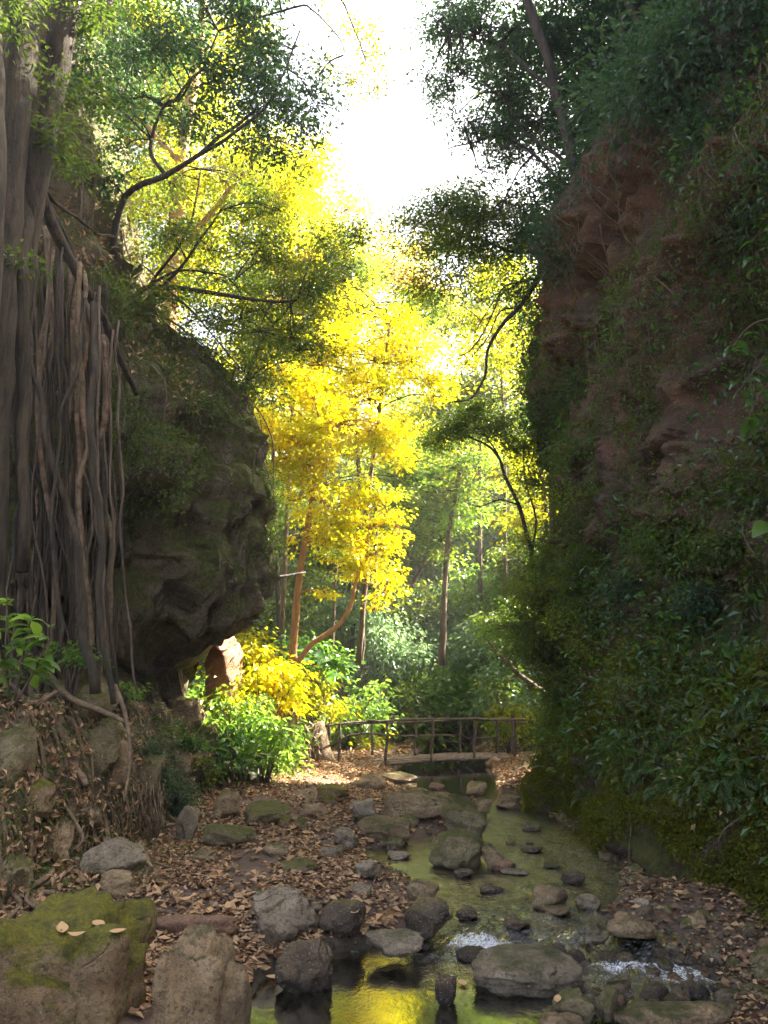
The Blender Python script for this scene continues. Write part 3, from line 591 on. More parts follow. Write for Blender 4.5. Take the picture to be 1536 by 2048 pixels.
 (1040, 1085, 1642, 1664, 'rock_olive', 'olive stone at the top of the upper stream', dict(ang=.5, z=.08)),
 (556, 600, 1420, 1470, 'rock_brown', 'brown rock behind the yellow bush left of the bridge', dict(D=17.5, ang=.6)),
]
BO = []
for l, r, t, b, mt, lab, kw in ST_L: BO.append(stone(l, r, t, b, mt, lab, **kw))
import re
STOPS = r' (?:in|at|on|with|beside|standing|lying|rising|touching|alone|carrying|dividing|cut|under|behind|near|above|below|left|right|leaning|splashed|across|lodged|between|perched|high|held|barely|just|of|by|that|seen|beneath) '
def nearest(x, y):
    o = min(BO, key=lambda o: (o.location.x - x) ** 2 + (o.location.y - y) ** 2); return ' '.join(re.split(STOPS, o['label'])[0].split()[:6])
SHADE = {'rock_brown': 'tan', 'rock_grey': 'greyish', 'rock_red': 'reddish', 'rock_wet': 'dark wet', 'rock_olive': 'olive'}
# smaller stones of the gravel and the shores
def small_stones(n, region, label, group, sizes, mats, seed, name='stone'):
    rg = np.random.default_rng(seed); protos = [stone_mesh('stone', M[mats[i % len(mats)]], (1, .8 + .1 * (i % 3), .5 + .12 * (i % 4)), seed + i * 3, .5, 3) for i in range(8)]
    for i in range(n):
        px, py = region(rg); g = G(px, py, 0.05); z = max(H(g[0], g[1]), -0.04 if rg.random() < .5 else 0.0)
        o = link(name, protos[i % 8]); s = rg.uniform(*sizes); o.scale = (s, s * rg.uniform(.7, 1), s); o.location = (g[0], g[1], z + s * .08)
        o.rotation_euler = (rg.normal() * .15, rg.normal() * .15, rg.uniform(0, 6.28)); tag(o, '%s %s stone %s, close to the %s' % ('tiny' if s < .09 else 'small' if s < .15 else 'fist sized', SHADE[mats[i % 8 % len(mats)]], label, nearest(g[0], g[1])), 'stone', group)
small_stones(115, lambda r: (r.uniform(1150, 1560), r.uniform(1815, 2040)), 'on the right gravel', 'small stones on the right hand gravel', (.05, .21), ['rock_brown', 'rock_wet', 'rock_red', 'rock_wet', 'rock_grey', 'rock_wet', 'rock_brown', 'rock_olive'], 5)
small_stones(55, lambda r: (r.uniform(720, 1190), r.uniform(1600, 1800)), 'in the middle creek', 'small stones along the middle creek', (.05, .15), ['rock_brown', 'rock_wet', 'rock_grey'], 6)
small_stones(25, lambda r: (r.uniform(400, 760), r.uniform(1560, 1860)), 'on the leafy path', 'small stones on the leafy path', (.05, .16), ['rock_brown', 'rock_olive', 'rock_grey'], 8)
small_stones(30, lambda r: (r.uniform(500, 1000), r.uniform(1850, 1910)), 'by the yellow pool', 'small wet stones by the yellow pool', (.04, .11), ['rock_wet', 'rock_grey'], 9)
small_stones(22, lambda r: (r.uniform(780, 1040), r.uniform(1478, 1512)), 'beyond the bridge', 'stones on the dry bed beyond the bridge', (.1, .35), ['rock_brown', 'rock_grey'], 10)

small_stones(36, lambda r: (lambda y: (float(np.interp(y, [1590, 1620, 1655, 1700, 1740, 1800], [1040, 1075, 1125, 1185, 1245, 1290])) + r.normal() * 12, y))(r.uniform(1590, 1800)), 'under the mossy bank', 'stones along the foot of the mossy bank', (.06, .2), ['rock_wet', 'rock_olive', 'rock_brown'], 14)
# ------------------------------------------------------------------ leaf litter
def gravel(n, fx, seed, size, mat):
    rg = np.random.default_rng(seed); V0, F0 = ico(1); V0 = V0 * np.array([1, .8, .55]); x, y = fx(rg, n); z = height(x, y)
    k = (z < .2); x, y, z = x[k], y[k], z[k]; m = MB()
    for a_, b_, c_ in zip(x, y, z):
        s_ = size[0] + (size[1] - size[0]) * rg.random() ** 2; t_ = rg.uniform(0, 6.28); Rz = np.array([[math.cos(t_), -math.sin(t_), 0], [math.sin(t_), math.cos(t_), 0], [0, 0, 1]])
        W_ = (V0 * (1 + .13 * rg.normal(size=(len(V0), 1)))) @ Rz.T * s_ + np.array([a_, b_, c_ + s_ * .15]); m.V.append(W_); m.F.append(F0 + m.n); m.n += len(W_)
    m.build('gravel', M[mat], None)['kind'] = 'stuff'
gravel(1300, lambda r, n: (r.uniform(.3, 3.6, n), r.uniform(5.3, 9, n)), 91, (.015, .06), 'rock_wet')
gravel(700, lambda r, n: (r.uniform(1.4, 3.8, n), r.uniform(5.3, 8.6, n)), 92, (.015, .05), 'rock_brown')
gravel(900, lambda r, n: (r.uniform(-1.5, 2.9, n), r.uniform(8, 15, n)), 93, (.02, .06), 'rock_olive')
gravel(400, lambda r, n: (r.uniform(-1.0, 1.2, n), r.uniform(5.6, 7.4, n)), 94, (.012, .04), 'rock_grey')
def scatter_litter(n, fx, seed, size, name, mat, zmin=0.02, lift=0.012):
    rg = np.random.default_rng(seed); x, y = fx(rg, n); z = height(x, y); xl, xr = water_edges(y)
    k = (z > zmin + 0.08 * (y > 6.9)) & (noise(np.stack([x * 1.6, y * 1.2, 0 * x], 1), 5) + .5 * noise(np.stack([x * 6, y * 5, 0 * x], 1), 6) > rg.uniform(-.9, .25, n)); x, y, z = x[k], y[k], z[k]; m = len(x)
    e = 0.03; gxn = (height(x + e, y, False) - height(x - e, y, False)) / (2 * e); gyn = (height(x, y + e, False) - height(x, y - e, False)) / (2 * e)
    ok = np.hypot(gxn, gyn) < .9; x, y, z, gxn, gyn = x[ok], y[ok], z[ok], gxn[ok], gyn[ok]; m = len(x)
    nrm = unit(np.stack([-gxn, -gyn, np.ones(m)], 1) + rg.normal(size=(m, 3)) * 0.33)
    th = rg.uniform(0, 6.28, m); d = np.stack([np.cos(th), np.sin(th), 0 * th], 1)
    L = size[0] + (size[1] * 1.35 - size[0]) * rg.random(m) ** 2; b = MB()
    b.leaves(np.stack([x, y, z + lift + rg.uniform(0, .03, m)], 1), d, nrm, L, L * rg.uniform(.4, .65, m), fold=rg.uniform(-.1, .45, m)[:, None])
    o = b.build(name, M[mat], None, False); o['kind'] = 'stuff'; return o
scatter_litter(56000, lambda r, n: (r.uniform(-3.2, 1.6, n), 5.0 + 15 * r.random(n) ** 1.2), 1, (.03, .085), 'leaf_litter', 'litter')
scatter_litter(24000, lambda r, n: (r.uniform(-3.2, 3.6, n), 5.0 + 14 * r.random(n) ** 1.2), 7, (.03, .08), 'leaf_litter', 'litter_dark')
scatter_litter(4500, lambda r, n: (r.uniform(-3.0, 1.6, n), 5.2 + 15 * r.random(n) ** 1.15), 2, (.05, .10), 'leaf_litter', 'litter_tan')
scatter_litter(12000, lambda r, n: (r.uniform(-6.0, -2.6, n), r.uniform(5.5, 14, n)), 3, (.04, .10), 'leaf_litter', 'litter')
scatter_litter(3800, lambda r, n: (r.uniform(1.8, 4.0, n), r.uniform(5.0, 9, n)), 4, (.035, .08), 'leaf_litter', 'litter')
scatter_litter(8000, lambda r, n: (r.uniform(-3.0, 4.5, n), r.uniform(19, 28, n)), 5, (.07, .16), 'leaf_litter', 'litter')
scatter_litter(2500, lambda r, n: (r.uniform(1.6, 3.2, n), r.uniform(12, 20, n)), 6, (.07, .13), 'leaf_litter', 'litter')

# single fallen leaves that can be pointed at
def big_leaf_mesh(name, mat, L=1.0, W=0.5, curl=0.18):
    n = 7; t = np.linspace(0, 1, n); w = W * 0.5 * np.sin(np.pi * np.clip(t, 0.02, .98) ** 0.85) ** 0.8; V = []
    for i in range(n):
        z = curl * (t[i] - .5) ** 2 * 2
        for s in (-1, 0, 1): V.append((s * w[i], t[i] * L, z + abs(s) * w[i] * 0.35))
    return mesh_from(name, np.array(V), grid_faces(n, 3), mat)
LM = [big_leaf_mesh('fallen_leaf', M['litter_tan'], 1, w, c) for w, c in ((.5, .2), (.42, .35), (.58, .1))]
dg = None
def drop_ray(px, py):
    global dg
    if dg is None: bpy.context.view_layer.update(); dg = bpy.context.evaluated_depsgraph_get()
    o = Vector((0, 0, CAMZ)); d = (Vector(P(px, py, 10.0)) - o).normalized()
    hit, loc, nrm, *_ = scene.ray_cast(dg, o, d); return loc, nrm
LEAVES = [(125, 1872, .13, 'tan fallen leaf on the left side of the foreground mossy boulder'), (172, 1872, .10, 'pinkish fallen leaf in the middle of the foreground mossy boulder'), (188, 1846, .11, 'bright curled leaf at the back of the foreground mossy boulder'), (220, 1868, .09, 'small orange leaf near the right edge of the foreground mossy boulder'),
 (1060, 1982, .11, 'orange leaf lying on the wide low boulder in the rapids'), (928, 1976, .10, 'tan leaf at the left tip of the wide low boulder'), (1118, 1996, .09, 'yellow leaf between the wide low boulder and the angular green stone'), (1395, 1735, .13, 'pale leaf pair on the green moss of the right bank'), (1372, 1792, .11, 'tan leaf at the foot of the mossy right bank'), (420, 1820, .12, 'orange leaf on the path behind the long purplish slab'), (353, 1804, .13, 'golden leaf on the path left of the slanted slab'), (1252, 1880, .09, 'orange leaf below the smooth tan boulder'), (532, 1960, .13, 'pale leaf floating beside the wet boulder of the yellow pool'), (455, 1810, .12, 'tan leaf on the path before the slanted slab'), (700, 1826, .08, 'small leaf on the smooth wet grey boulder')]
for i, (px, py, s, lab) in enumerate(LEAVES):
    loc, nrm = drop_ray(px, py)
    if loc is None: continue
    o = link('fallen_leaf', LM[i % 3]); q = nrm.lerp(Vector((0, 0, 1)), .75).normalized().to_track_quat('Z', 'Y'); o.rotation_euler = (q @ Matrix.Rotation(i * 1.7, 3, 'Z').to_quaternion()).to_euler()
    o.location = loc + nrm * 0.012; o.scale = (s * 1.05,) * 3; tag(o, lab, 'leaf')

# ------------------------------------------------------------------ vegetation builders
def part(mb, name, mat, root, smooth=True):
    off = np.array(root.location) if root else 0
    me = mesh_from(name, np.vstack(mb.V) - off, np.vstack(mb.F), mat, smooth); return link(name, me, root)
def foliage(mb, c, rad, L, cov, rg, pad=0.20, per=24, gap=-0.2, droop=0.25, wl=0.5, flat=0.35):
    """leaf clumps through an ellipsoid; returns the clump centres"""
    c = np.asarray(c); rad = np.asarray(rad)
    n = int(cov * math.pi * rad[0] * rad[2] / (L * L * wl * 0.30)); ncl = max(int(n / per), 4)
    d = unit(rg.normal(size=(ncl * 2, 3))); r = rg.random((ncl * 2, 1)) ** (1 / 2.4)
    q = c + d * r * rad * (1 + 0.35 * noise(d * 1.8 + c, 3)[:, None])
    q2 = q[noise(q * (0.55 / max(pad * 2.2, .2)) + 7, 12) > gap][:ncl]; q = q2 if len(q2) > ncl * .4 else q[:ncl]
    m = len(q)
    if m == 0: return q
    cc = np.repeat(q, per, 0); k = len(cc)
    sc = np.repeat(rg.uniform(.6, 1.3, m), per)[:, None]
    o = rg.normal(size=(k, 3)) * np.array([pad, pad, pad * flat]) * sc
    tl = np.repeat(rg.normal(size=(m, 3)) * .35, per, 0)
    dr = unit(o * np.array([1, 1, .6]) + rg.normal(size=(k, 3)) * pad * .5); dr[:, 2] -= droop
    nn = np.array([0, 0, 1.0]) + tl + rg.normal(size=(k, 3)) * .5
    LL = L * rg.uniform(.65, 1.25, k); mb.leaves(cc + o, dr, nn, LL, LL * wl)
    return q
def near(pts, q):
    p = np.asarray(pts); return p[np.argmin(((p - q) ** 2).sum(1))]
def blobm(b):
    """(px, py, D, rx_px, ry_px[, rd_m]) -> centre, radii in metres"""
    k = b[2] / FPX; rx = b[3] * k; rz = b[4] * k; return P(*b[:3]), (rx, b[5] if len(b) > 5 else (rx + rz) / 2, rz)
def PP(lst): return [P(*q) for q in lst]
def region(poly, n, D, r, seed):
    rg = np.random.default_rng(seed); p = np.array(poly, float); out = []; lo, hi = p.min(0), p.max(0)
    while len(out) < n:
        x, y = rg.uniform(lo[0], hi[0]), rg.uniform(lo[1], hi[1]); c = False; j = len(p) - 1
        for i in range(len(p)):
            if (p[i, 1] > y) != (p[j, 1] > y) and x < (p[j, 0] - p[i, 0]) * (y - p[i, 1]) / (p[j, 1] - p[i, 1]) + p[i, 0]: c = not c
            j = i
        if c: rr = rg.uniform(*r); out.append((x, y, rg.uniform(*D), rr, rr * rg.uniform(.45, .75)))
    return out
def tree(name, label, cat, trunk, rad, bark, leaf, blobs, L=.09, cov=1.6, limbs=(), group=None, seed=1, pad=.2, gap=-.2, bark2=None, world=False, per=24, twigs=True, droop=.25, wl=.5, base=None, flat=.35):
    rg = np.random.default_rng(seed)
    tp = np.array(trunk if world else PP(trunk))
    root = empty(name, base if base is not None else tp[0], label, cat, group)
    mb = MB(); sk = [mb.tube(tp, np.linspace(rad[0], rad[1], len(tp)), 9, .03, seed, 4)]; part(mb, 'trunk', M[bark], root)
    for lm in limbs:
        pts, r0, r1 = lm; pts = np.array(pts if world else PP(pts)); m2 = MB()
        sk.append(m2.tube(pts, np.linspace(r0, r1, len(pts)), 7, .04, seed + 3, 4)); part(m2, 'branch', M[bark2 or bark], root)
    skp = np.vstack(sk); cr = MB(); tw = MB(); nt = 0
    for b in blobs:
        c, r = b if world else blobm(b)
        q = foliage(cr, c, r, L, cov, rg, pad, per, gap, droop, wl, flat)
        if twigs and len(q):
            s0 = near(skp, c); mid = (s0 + c) / 2 + np.array([0, 0, .12 * np.linalg.norm(c - s0)])
            if np.linalg.norm(c - s0) > .25: tw.tube([s0, mid, c], [min(rad[1] * .8, .028), min(rad[1] * .5, .018), min(rad[1] * .3, .01)], 5, .04, seed, 4); nt += 1
            for e in q[rg.permutation(len(q))[:min(len(q), 22)]]:
                tw.tube([c, (c + e) / 2 + rg.normal(size=3) * .06, e], [min(rad[1] * .3, .01), min(rad[1] * .2, .007), .003], 4, .03, seed, 3); nt += 1
    if nt: part(tw, 'twigs', M[bark2 or bark], root)['kind'] = 'stuff'
    part(cr, 'crown', M[leaf], root, False); return root
def shrub(label, base, blobs, leaf, L=.07, cov=1.8, seed=1, group=None, bark='bark_brown', pad=.13, cat='shrub', name='shrub', gap=-.25, world=False, wl=.5, droop=.3, per=20, stems=3, flat=.45):
    rg = np.random.default_rng(seed); base = np.asarray(base, float); root = empty(name, base, label, cat, group)
    st = MB(); cr = MB(); ns = 0
    for b in blobs:
        c, r = b if world else blobm(b); q = foliage(cr, c, r, L, cov, rg, pad, per, gap, droop, wl, flat)
        for e in (q[rg.permutation(len(q))[:stems + 3]] if len(q) else []):
            s0 = base + rg.normal(size=3) * .05; st.tube([s0, s0 * .4 + e * .6 + np.array([0, 0, .15]), e], [.018, .012, .005], 5, .03, seed, 3); ns += 1
    if ns: part(st, 'stems', M[bark], root)['kind'] = 'stuff'
    part(cr, 'foliage', M[leaf], root, False); return root

# ------------------------------------------------------------------ the strangler fig on the left
fig = empty('fig_tree', (-3.9, 8.3, 2.0), 'old grey fig with a curtain of hanging roots over the left rock', 'tree')
FT = [([(20, -260, 7.6), (42, 0, 7.7), (28, 250, 7.7), (4, 560, 7.8), (-14, 900, 7.9), (-20, 1300, 8.0)], .20, .15),
      ([(190, -240, 8.2), (150, -60, 8.2), (120, 90, 8.2), (88, 240, 8.1), (62, 420, 8.1), (38, 620, 8.2), (14, 800, 8.3)], .20, .11),
      ([(-30, 0, 7.2), (-12, 300, 7.2), (-30, 700, 7.3)], .16, .12),
      ([(60, 60, 8.0), (60, 250, 8.0), (48, 420, 8.0), (46, 640, 8.0), (50, 800, 8.1), (40, 1150, 8.1)], .10, .07)]
for k, (p, a, b) in enumerate(FT):
    m = MB(); m.tube(PP(p), np.linspace(a, b, len(p)), 12, .06, 50 + k, 5); part(m, 'trunk', M['bark_grey'], fig)
for k, (p, a, b) in enumerate([
    ([(78, 390, 8.2), (105, 455, 8.4), (150, 540, 8.7), (192, 608, 8.9), (218, 668, 9.1), (250, 740, 9.4), (272, 790, 9.7)], .085, .03),
    ([(90, 380, 8.4), (130, 420, 9.2), (190, 460, 10.2), (225, 470, 10.8)], .03, .02),
    ([(96, 420, 8.5), (120, 470, 9.0), (142, 520, 9.2), (150, 620, 9.3)], .05, .04),
    ([(84, 100, 8.2), (130, 84, 8.4), (190, 40, 8.8), (245, -20, 9.2)], .05, .04),
    ([(20, 350, 7.8), (-10, 420, 7.6)], .06, .04)]):
    m = MB(); m.tube(PP(p), np.linspace(a, b, len(p)), 9, .05, 70 + k, 5); part(m, 'branch', M['bark_grey'], fig)
HR = [([(22, 480), (18, 700), (36, 930), (40, 1140), (38, 1300)], .050, .045), ([(48, 560), (52, 800), (72, 1010), (76, 1180), (72, 1330)], .035, .04),
      ([(52, 600), (66, 760), (90, 880), (138, 1015), (152, 1100), (168, 1230), (196, 1370)], .035, .085), ([(112, 500), (126, 700), (132, 900), (136, 1100), (142, 1330)], .04, .045),
      ([(148, 560), (160, 760), (166, 960), (172, 1150), (180, 1340)], .05, .06), ([(188, 610), (186, 800), (194, 1000), (206, 1180), (232, 1380)], .07, .05),
      ([(205, 640), (196, 800), (206, 960), (212, 1150), (236, 1370)], .03, .035), ([(80, 420), (96, 640), (100, 900), (104, 1120), (110, 1340)], .035, .05),
      ([(168, 600), (150, 740), (118, 860), (112, 1000), (118, 1300)], .03, .035), ([(238, 700), (241, 900), (236, 1100), (228, 1360)], .011, .011),
      ([(150, 1020), (156, 1150), (186, 1290), (228, 1400)], .028, .02), ([(70, 450), (62, 640), (58, 900), (60, 1200), (52, 1340)], .03, .03),
      ([(186, 620), (176, 700), (160, 780), (150, 900), (150, 1100)], .028, .02), ([(5, 600), (8, 800), (2, 1000), (8, 1150)], .04, .04)]
for k, (p, a, b) in enumerate(HR):
    D0 = 8.7 + .5 * math.sin(k * 2.1); pts = [P(x, y, D0 + (.35 if y < 700 else 0) - .1 * (y > 1250)) for x, y in p]
    pts[-1][2] -= .12
    m = MB(); m.tube(pts, np.linspace(a, b, len(p)) * .66, 8, .07, 90 + k, 6); part(m, 'root', M['bark_grey'], fig)
rg = np.random.default_rng(22)
for k in range(70):
    x = rg.uniform(-5, 238); y0 = 440 + .9 * max(x - 80, 0) + rg.uniform(-20, 120); D0 = rg.uniform(8.5, 9.9); r = rg.uniform(.005, .018) if k % 4 else rg.uniform(.02, .04)
    pts = [P(x + rg.normal() * 6 + j * rg.normal() * 3, y0 + (1365 - y0) * j / 5, D0) for j in range(6)]; pts[-1][2] -= .15
    m = MB(); m.tube(pts, np.linspace(r, r * .8, 6), 6, .05, 140 + k, 5); part(m, 'root', M['root' if k % 4 == 0 else 'bark_brown' if k % 4 == 1 else 'bark_grey'], fig)
# roots spread over the bank below
rg = np.random.default_rng(31)
def drape(pts, lift=.03):
    out = []
    for p in pts: z = H(p[0], p[1]); out.append([p[0], p[1], z + lift])
    return np.array(out)
for k in range(44):
    x0 = rg.uniform(-4.2, -3.0); y0 = rg.uniform(6.6, 11.0); n = 9; th = rg.uniform(-1.1, .9); L = rg.uniform(.7, 1.9); pts = []
    x, y = x0, y0
    for j in range(n):
        pts.append((x, y)); th += rg.normal() * .45; x += math.cos(th) * L / n * 1.1; y += math.sin(th) * L / n - .03
    r = rg.uniform(.012, .045); q = drape(pts, r * .9); q[:, 2] += rg.uniform(0, .08) * np.sin(np.linspace(0, 3.1, n))
    m = MB(); m.tube(q, np.linspace(r, r * .35, n), 6, .03, 200 + k, 3); part(m, 'root', M['root'], fig)
for p, a, b in [([(0, 1440), (60, 1462), (110, 1500), (150, 1540), (172, 1570)], .06, .03), ([(0, 1500), (28, 1580), (40, 1650), (60, 1720), (75, 1790)], .05, .03), ([(70, 1520), (120, 1600), (165, 1668), (150, 1700)], .025, .012),
                ([(100, 1350), (140, 1400), (220, 1430), (250, 1440)], .04, .02), ([(30, 1680), (60, 1740), (130, 1790), (160, 1800)], .04, .015), ([(130, 1560), (118, 1620), (105, 1690), (130, 1760)], .02, .01),
                ([(0, 1640), (50, 1690), (90, 1700), (150, 1730)], .03, .012), ([(232, 1370), (250, 1420), (262, 1500), (250, 1600)], .03, .012)]:
    pts = [P(x, y, 8.1 - (y - 1440) / 420) for x, y in p]; m = MB(); m.tube(pts, np.linspace(a, b, len(p)), 8, .03, int(a * 999), 5); part(m, 'root', M['root'], fig)
m = MB()
for k in range(150):                                     # mass of fine roots hanging from the undercut bank edge
    x, y = rg.uniform(110, 330), rg.uniform(1560, 1640); D = 8.9 + rg.normal() * .15; l = rg.uniform(40, 120); dx = rg.normal() * 16
    m.tube([P(x, y, D), P(x + dx * .5, y + l * .5, D - .05), P(x + dx, y + l, D)], [.009, .006, .002], 4, .03, k, 3)
o = part(m, 'fine_roots', M['root'], fig); o['kind'] = 'stuff'
m = MB(); rg = np.random.default_rng(3)
for b in [(95, 250, 7.9, 40, 30, .2), (120, 300, 8.0, 30, 30, .2), (105, 270, 7.9, 25, 40, .2), (45, 520, 7.7, 25, 14, .1), (220, 555, 9.6, 28, 25, .2), (130, 50, 8.3, 50, 20, .3), (200, -120, 8, 200, 110, 1.5), (-40, -150, 7, 120, 150, 1), (215, 200, 9, 60, 40, .4), (170, 20, 8.0, 60, 60, .4), (30, -20, 7.2, 60, 60, .3), (110, 160, 7.8, 30, 50, .2), (150, 330, 8.6, 40, 40, .3), (20, 60, 7.0, 40, 50, .2)]:
    c, r = blobm(b); foliage(m, c, r, .09, 1.2, rg, .12)
part(m, 'crown', M['leaf_dark'], fig, False)

# dry leaves, crumbs and rootlets caught on the scarp
rg = np.random.default_rng(88); cp = []; cn = []
for _ in range(2600):
    h_ = hit(bvh_g, rg.uniform(-20, 420), rg.uniform(1400, 1800))
    if h_[0] is not None and h_[0].x < -2.0 and h_[0].y < 14: cp.append(h_[0][:]); cn.append(h_[1][:])
cp = np.array(cp); cn = unit(np.array(cn)); cn[cn[:, 2] < 0] *= -1; m_ = len(cp)
for nm, mt, sel, L_ in (('dry_leaves', 'litter', slice(0, m_ // 4), .08), ('weeds', 'leaf_dark', slice(int(m_ * .55), int(m_ * .85)), .05), ('moss', 'moss_leaf', slice(int(m_ * .7), m_), .03)):
    p_ = np.repeat(cp[sel], 6, 0); n_ = np.repeat(cn[sel], 6, 0); k_ = len(p_); b = MB(); LL = L_ * rg.uniform(.5, 1.2, k_)
    b.leaves(p_ + rg.normal(size=(k_, 3)) * .05 + n_ * .03, rg.normal(size=(k_, 3)) + np.array([0, 0, -.6]), n_ + rg.normal(size=(k_, 3)) * .5, LL, LL * .5); b.build(nm, M[mt], None, False)['kind'] = 'stuff'
m = MB()
for k in range(0, m_, 9):
    p_ = cp[k]; l_ = rg.uniform(.12, .5); dx = rg.normal() * .1; m.tube([p_ + cn[k] * .02, p_ + cn[k] * .08 + np.array([dx * .5, -.02, -l_ * .5]), p_ + cn[k] * .03 + np.array([dx, -.05, -l_])], [.007, .005, .002], 4, .03, k, 3)
part(m, 'rootlets', M['root'], fig)['kind'] = 'stuff'
# ------------------------------------------------------------------ canopy trees, left
tree('tree', 'lime green tree glinting between the left rock and the hanging fig', 'tree', [(150, 800, 17), (170, 500, 17), (200, 250, 17), (230, 0, 17)], (.16, .08), 'bark_brown', 'leaf_lime',
     [(170, 120, 17, 100, 90), (230, 260, 17, 90, 90), (300, 120, 17.5, 110, 90), (330, 330, 17.5, 90, 90), (210, 400, 17, 90, 80), (420, 200, 18, 90, 80), (200, 0, 17, 150, 80), (420, 480, 18, 90, 90), (330, 560, 18, 80, 90)], L=.12, cov=1.6, seed=17, pad=.3)
tree('tree', 'dark leaved tree leaning out from the top of the left rock across the sky', 'tree', [(225, 520, 11.0), (250, 395, 10.8), (330, 350, 10.6), (385, 320, 10.5), (460, 262, 10.4), (520, 215, 10.3)], (.055, .02), 'bark_dark', 'leaf_blue',
     [(480, 60, 10.4, 110, 90), (520, 140, 10.4, 80, 70), (430, 150, 10.5, 100, 80), (560, 190, 10.3, 100, 50), (400, 40, 10.6, 130, 60), (300, 90, 11, 120, 80), (600, 245, 10.3, 60, 35), (640, 150, 10.6, 30, 40), (450, 235, 10.4, 80, 40), (250, 190, 11.3, 90, 60), (520, -60, 10.4, 180, 70), (300, -80, 10.4, 200, 80)] + region([(100, -60), (560, -60), (610, 80), (640, 260), (520, 330), (330, 300), (200, 360), (120, 250)], 34, (9.8, 11.6), (40, 75), 1),
     L=.085, cov=1.05, limbs=[([(330, 350, 10.6), (300, 300, 10.9), (330, 212, 11.0), (370, 190, 10.8), (440, 60, 10.6)], .035, .015), ([(385, 320, 10.5), (470, 262, 10.3), (540, 200, 10.2), (600, 60, 10.2)], .035, .012), ([(250, 205, 11.5), (290, 192, 11.2), (340, 212, 11.0), (400, 140, 10.7)], .045, .02), ([(440, 60, 10.6), (590, 15, 10.3), (625, 22, 10.3), (680, 80, 10.3), (692, 120, 10.3)], .02, .006)], seed=11, gap=-.02, pad=.14)
tree('tree', 'pale trunked tree with yellow green crown standing behind the left rock', 'tree', [(330, 760, 16), (345, 520, 16), (362, 330, 16), (372, 255, 16), (395, 120, 16), (410, -60, 16)], (.2, .1), 'bark_warm', 'leaf_lime',
     [(250, 60, 16, 150, 110), (180, 220, 16, 110, 120), (330, 200, 16.5, 120, 110), (450, 360, 16, 110, 90), (300, 400, 16.5, 120, 110), (560, 400, 16, 90, 120), (620, 330, 15.5, 60, 40), (520, 290, 16, 90, 60), (420, 60, 17, 130, 90), (380, 540, 16.5, 120, 90), (300, 640, 17, 90, 80), (180, 20, 16, 90, 80)],
     L=.12, cov=1.5, seed=12, pad=.3, limbs=[([(345, 520, 16), (420, 430, 16), (500, 330, 15.8), (560, 280, 15.6)], .09, .03), ([(362, 330, 16), (280, 230, 16), (200, 120, 16)], .08, .03)])
tree('tree', 'thin arching tree reaching right from the crest of the left rock', 'tree', [(258, 640, 12.6), (280, 582, 12.3), (330, 575, 12), (420, 585, 11.8), (520, 600, 11.6), (600, 600, 11.5)], (.06, .02), 'bark_dark', 'leaf_mid',
     [(420, 500, 12, 130, 70), (540, 520, 11.8, 120, 80), (620, 590, 11.5, 90, 70), (520, 660, 11.6, 120, 60), (380, 640, 12, 90, 60), (640, 480, 12, 80, 60), (330, 470, 12, 80, 60), (600, 700, 12, 90, 50), (470, 740, 12.2, 70, 50), (500, 440, 12.4, 100, 50)] + region([(230, 330), (560, 330), (640, 480), (680, 620), (620, 760), (480, 800), (340, 640), (250, 560)], 34, (11.4, 13), (40, 75), 2),
     L=.075, cov=.5, seed=13, pad=.13, gap=.05, limbs=[([(280, 582, 12.3), (350, 545, 12), (425, 545, 11.8), (470, 560, 11.7)], .03, .01), ([(262, 620, 12.4), (340, 560, 12), (400, 480, 12), (440, 420, 12)], .04, .012), ([(270, 610, 12.4), (350, 500, 12.1), (385, 430, 12), (400, 340, 12)], .03, .012), ([(330, 575, 12), (400, 640, 12), (450, 700, 12), (500, 760, 12.2)], .02, .008), ([(290, 600, 12.4), (380, 670, 12), (480, 740, 12)], .02, .008)])
tree('tree', 'grey green tree hanging out beside the left rock at mid height', 'tree', [(470, 870, 13.2), (490, 780, 13.2), (520, 690, 13.2), (580, 610, 13)], (.06, .025), 'bark_dark', 'leaf_dark',
     [(560, 560, 13.2, 110, 80), (480, 640, 13.2, 90, 70), (560, 680, 13.2, 80, 60), (440, 560, 13.2, 90, 60), (690, 560, 13.8, 70, 60), (720, 480, 13.8, 60, 50), (500, 780, 13.2, 50, 50)], L=.085, cov=.9, seed=14, pad=.16, gap=0.05)
# sunlit trees in the gap
tree('tree', 'brilliant yellow tree with a straight orange trunk left of the centre', 'tree', [(584, 1322, 16.4), (590, 1260, 16.4), (604, 1120, 16.4), (624, 990, 16.4), (640, 860, 16.5)], (.10, .05), 'bark_warm', 'leaf_yellow',
     [(600, 880, 16.4, 100, 90), (700, 850, 16.4, 90, 70), (560, 960, 16.2, 60, 60), (640, 1000, 16.4, 100, 60), (740, 1000, 16.6, 70, 60), (660, 1080, 16.4, 90, 40), (740, 1110, 16.4, 70, 50), (770, 1180, 16.3, 40, 40), (560, 900, 16.5, 60, 60), (780, 900, 17, 60, 50), (650, 1185, 16.3, 22, 26), (700, 1140, 16.3, 50, 30), (540, 860, 16, 40, 50), (790, 1050, 16.6, 30, 50)] + region([(460, 760), (560, 700), (700, 780), (800, 880), (800, 1080), (620, 1080), (560, 960), (480, 860)], 12, (15.8, 17), (40, 65), 8),
     L=.10, cov=1.15, seed=21, pad=.15, gap=-.25, droop=.5, wl=.6, limbs=[([(588, 1330, 16.4), (620, 1290, 16.2), (680, 1245, 16.1), (705, 1200, 16.1), (716, 1150, 16.2), (740, 1060, 16.3)], .06, .04), ([(624, 990, 16.4), (580, 1000, 16.2), (550, 960, 16.2)], .03, .01)])
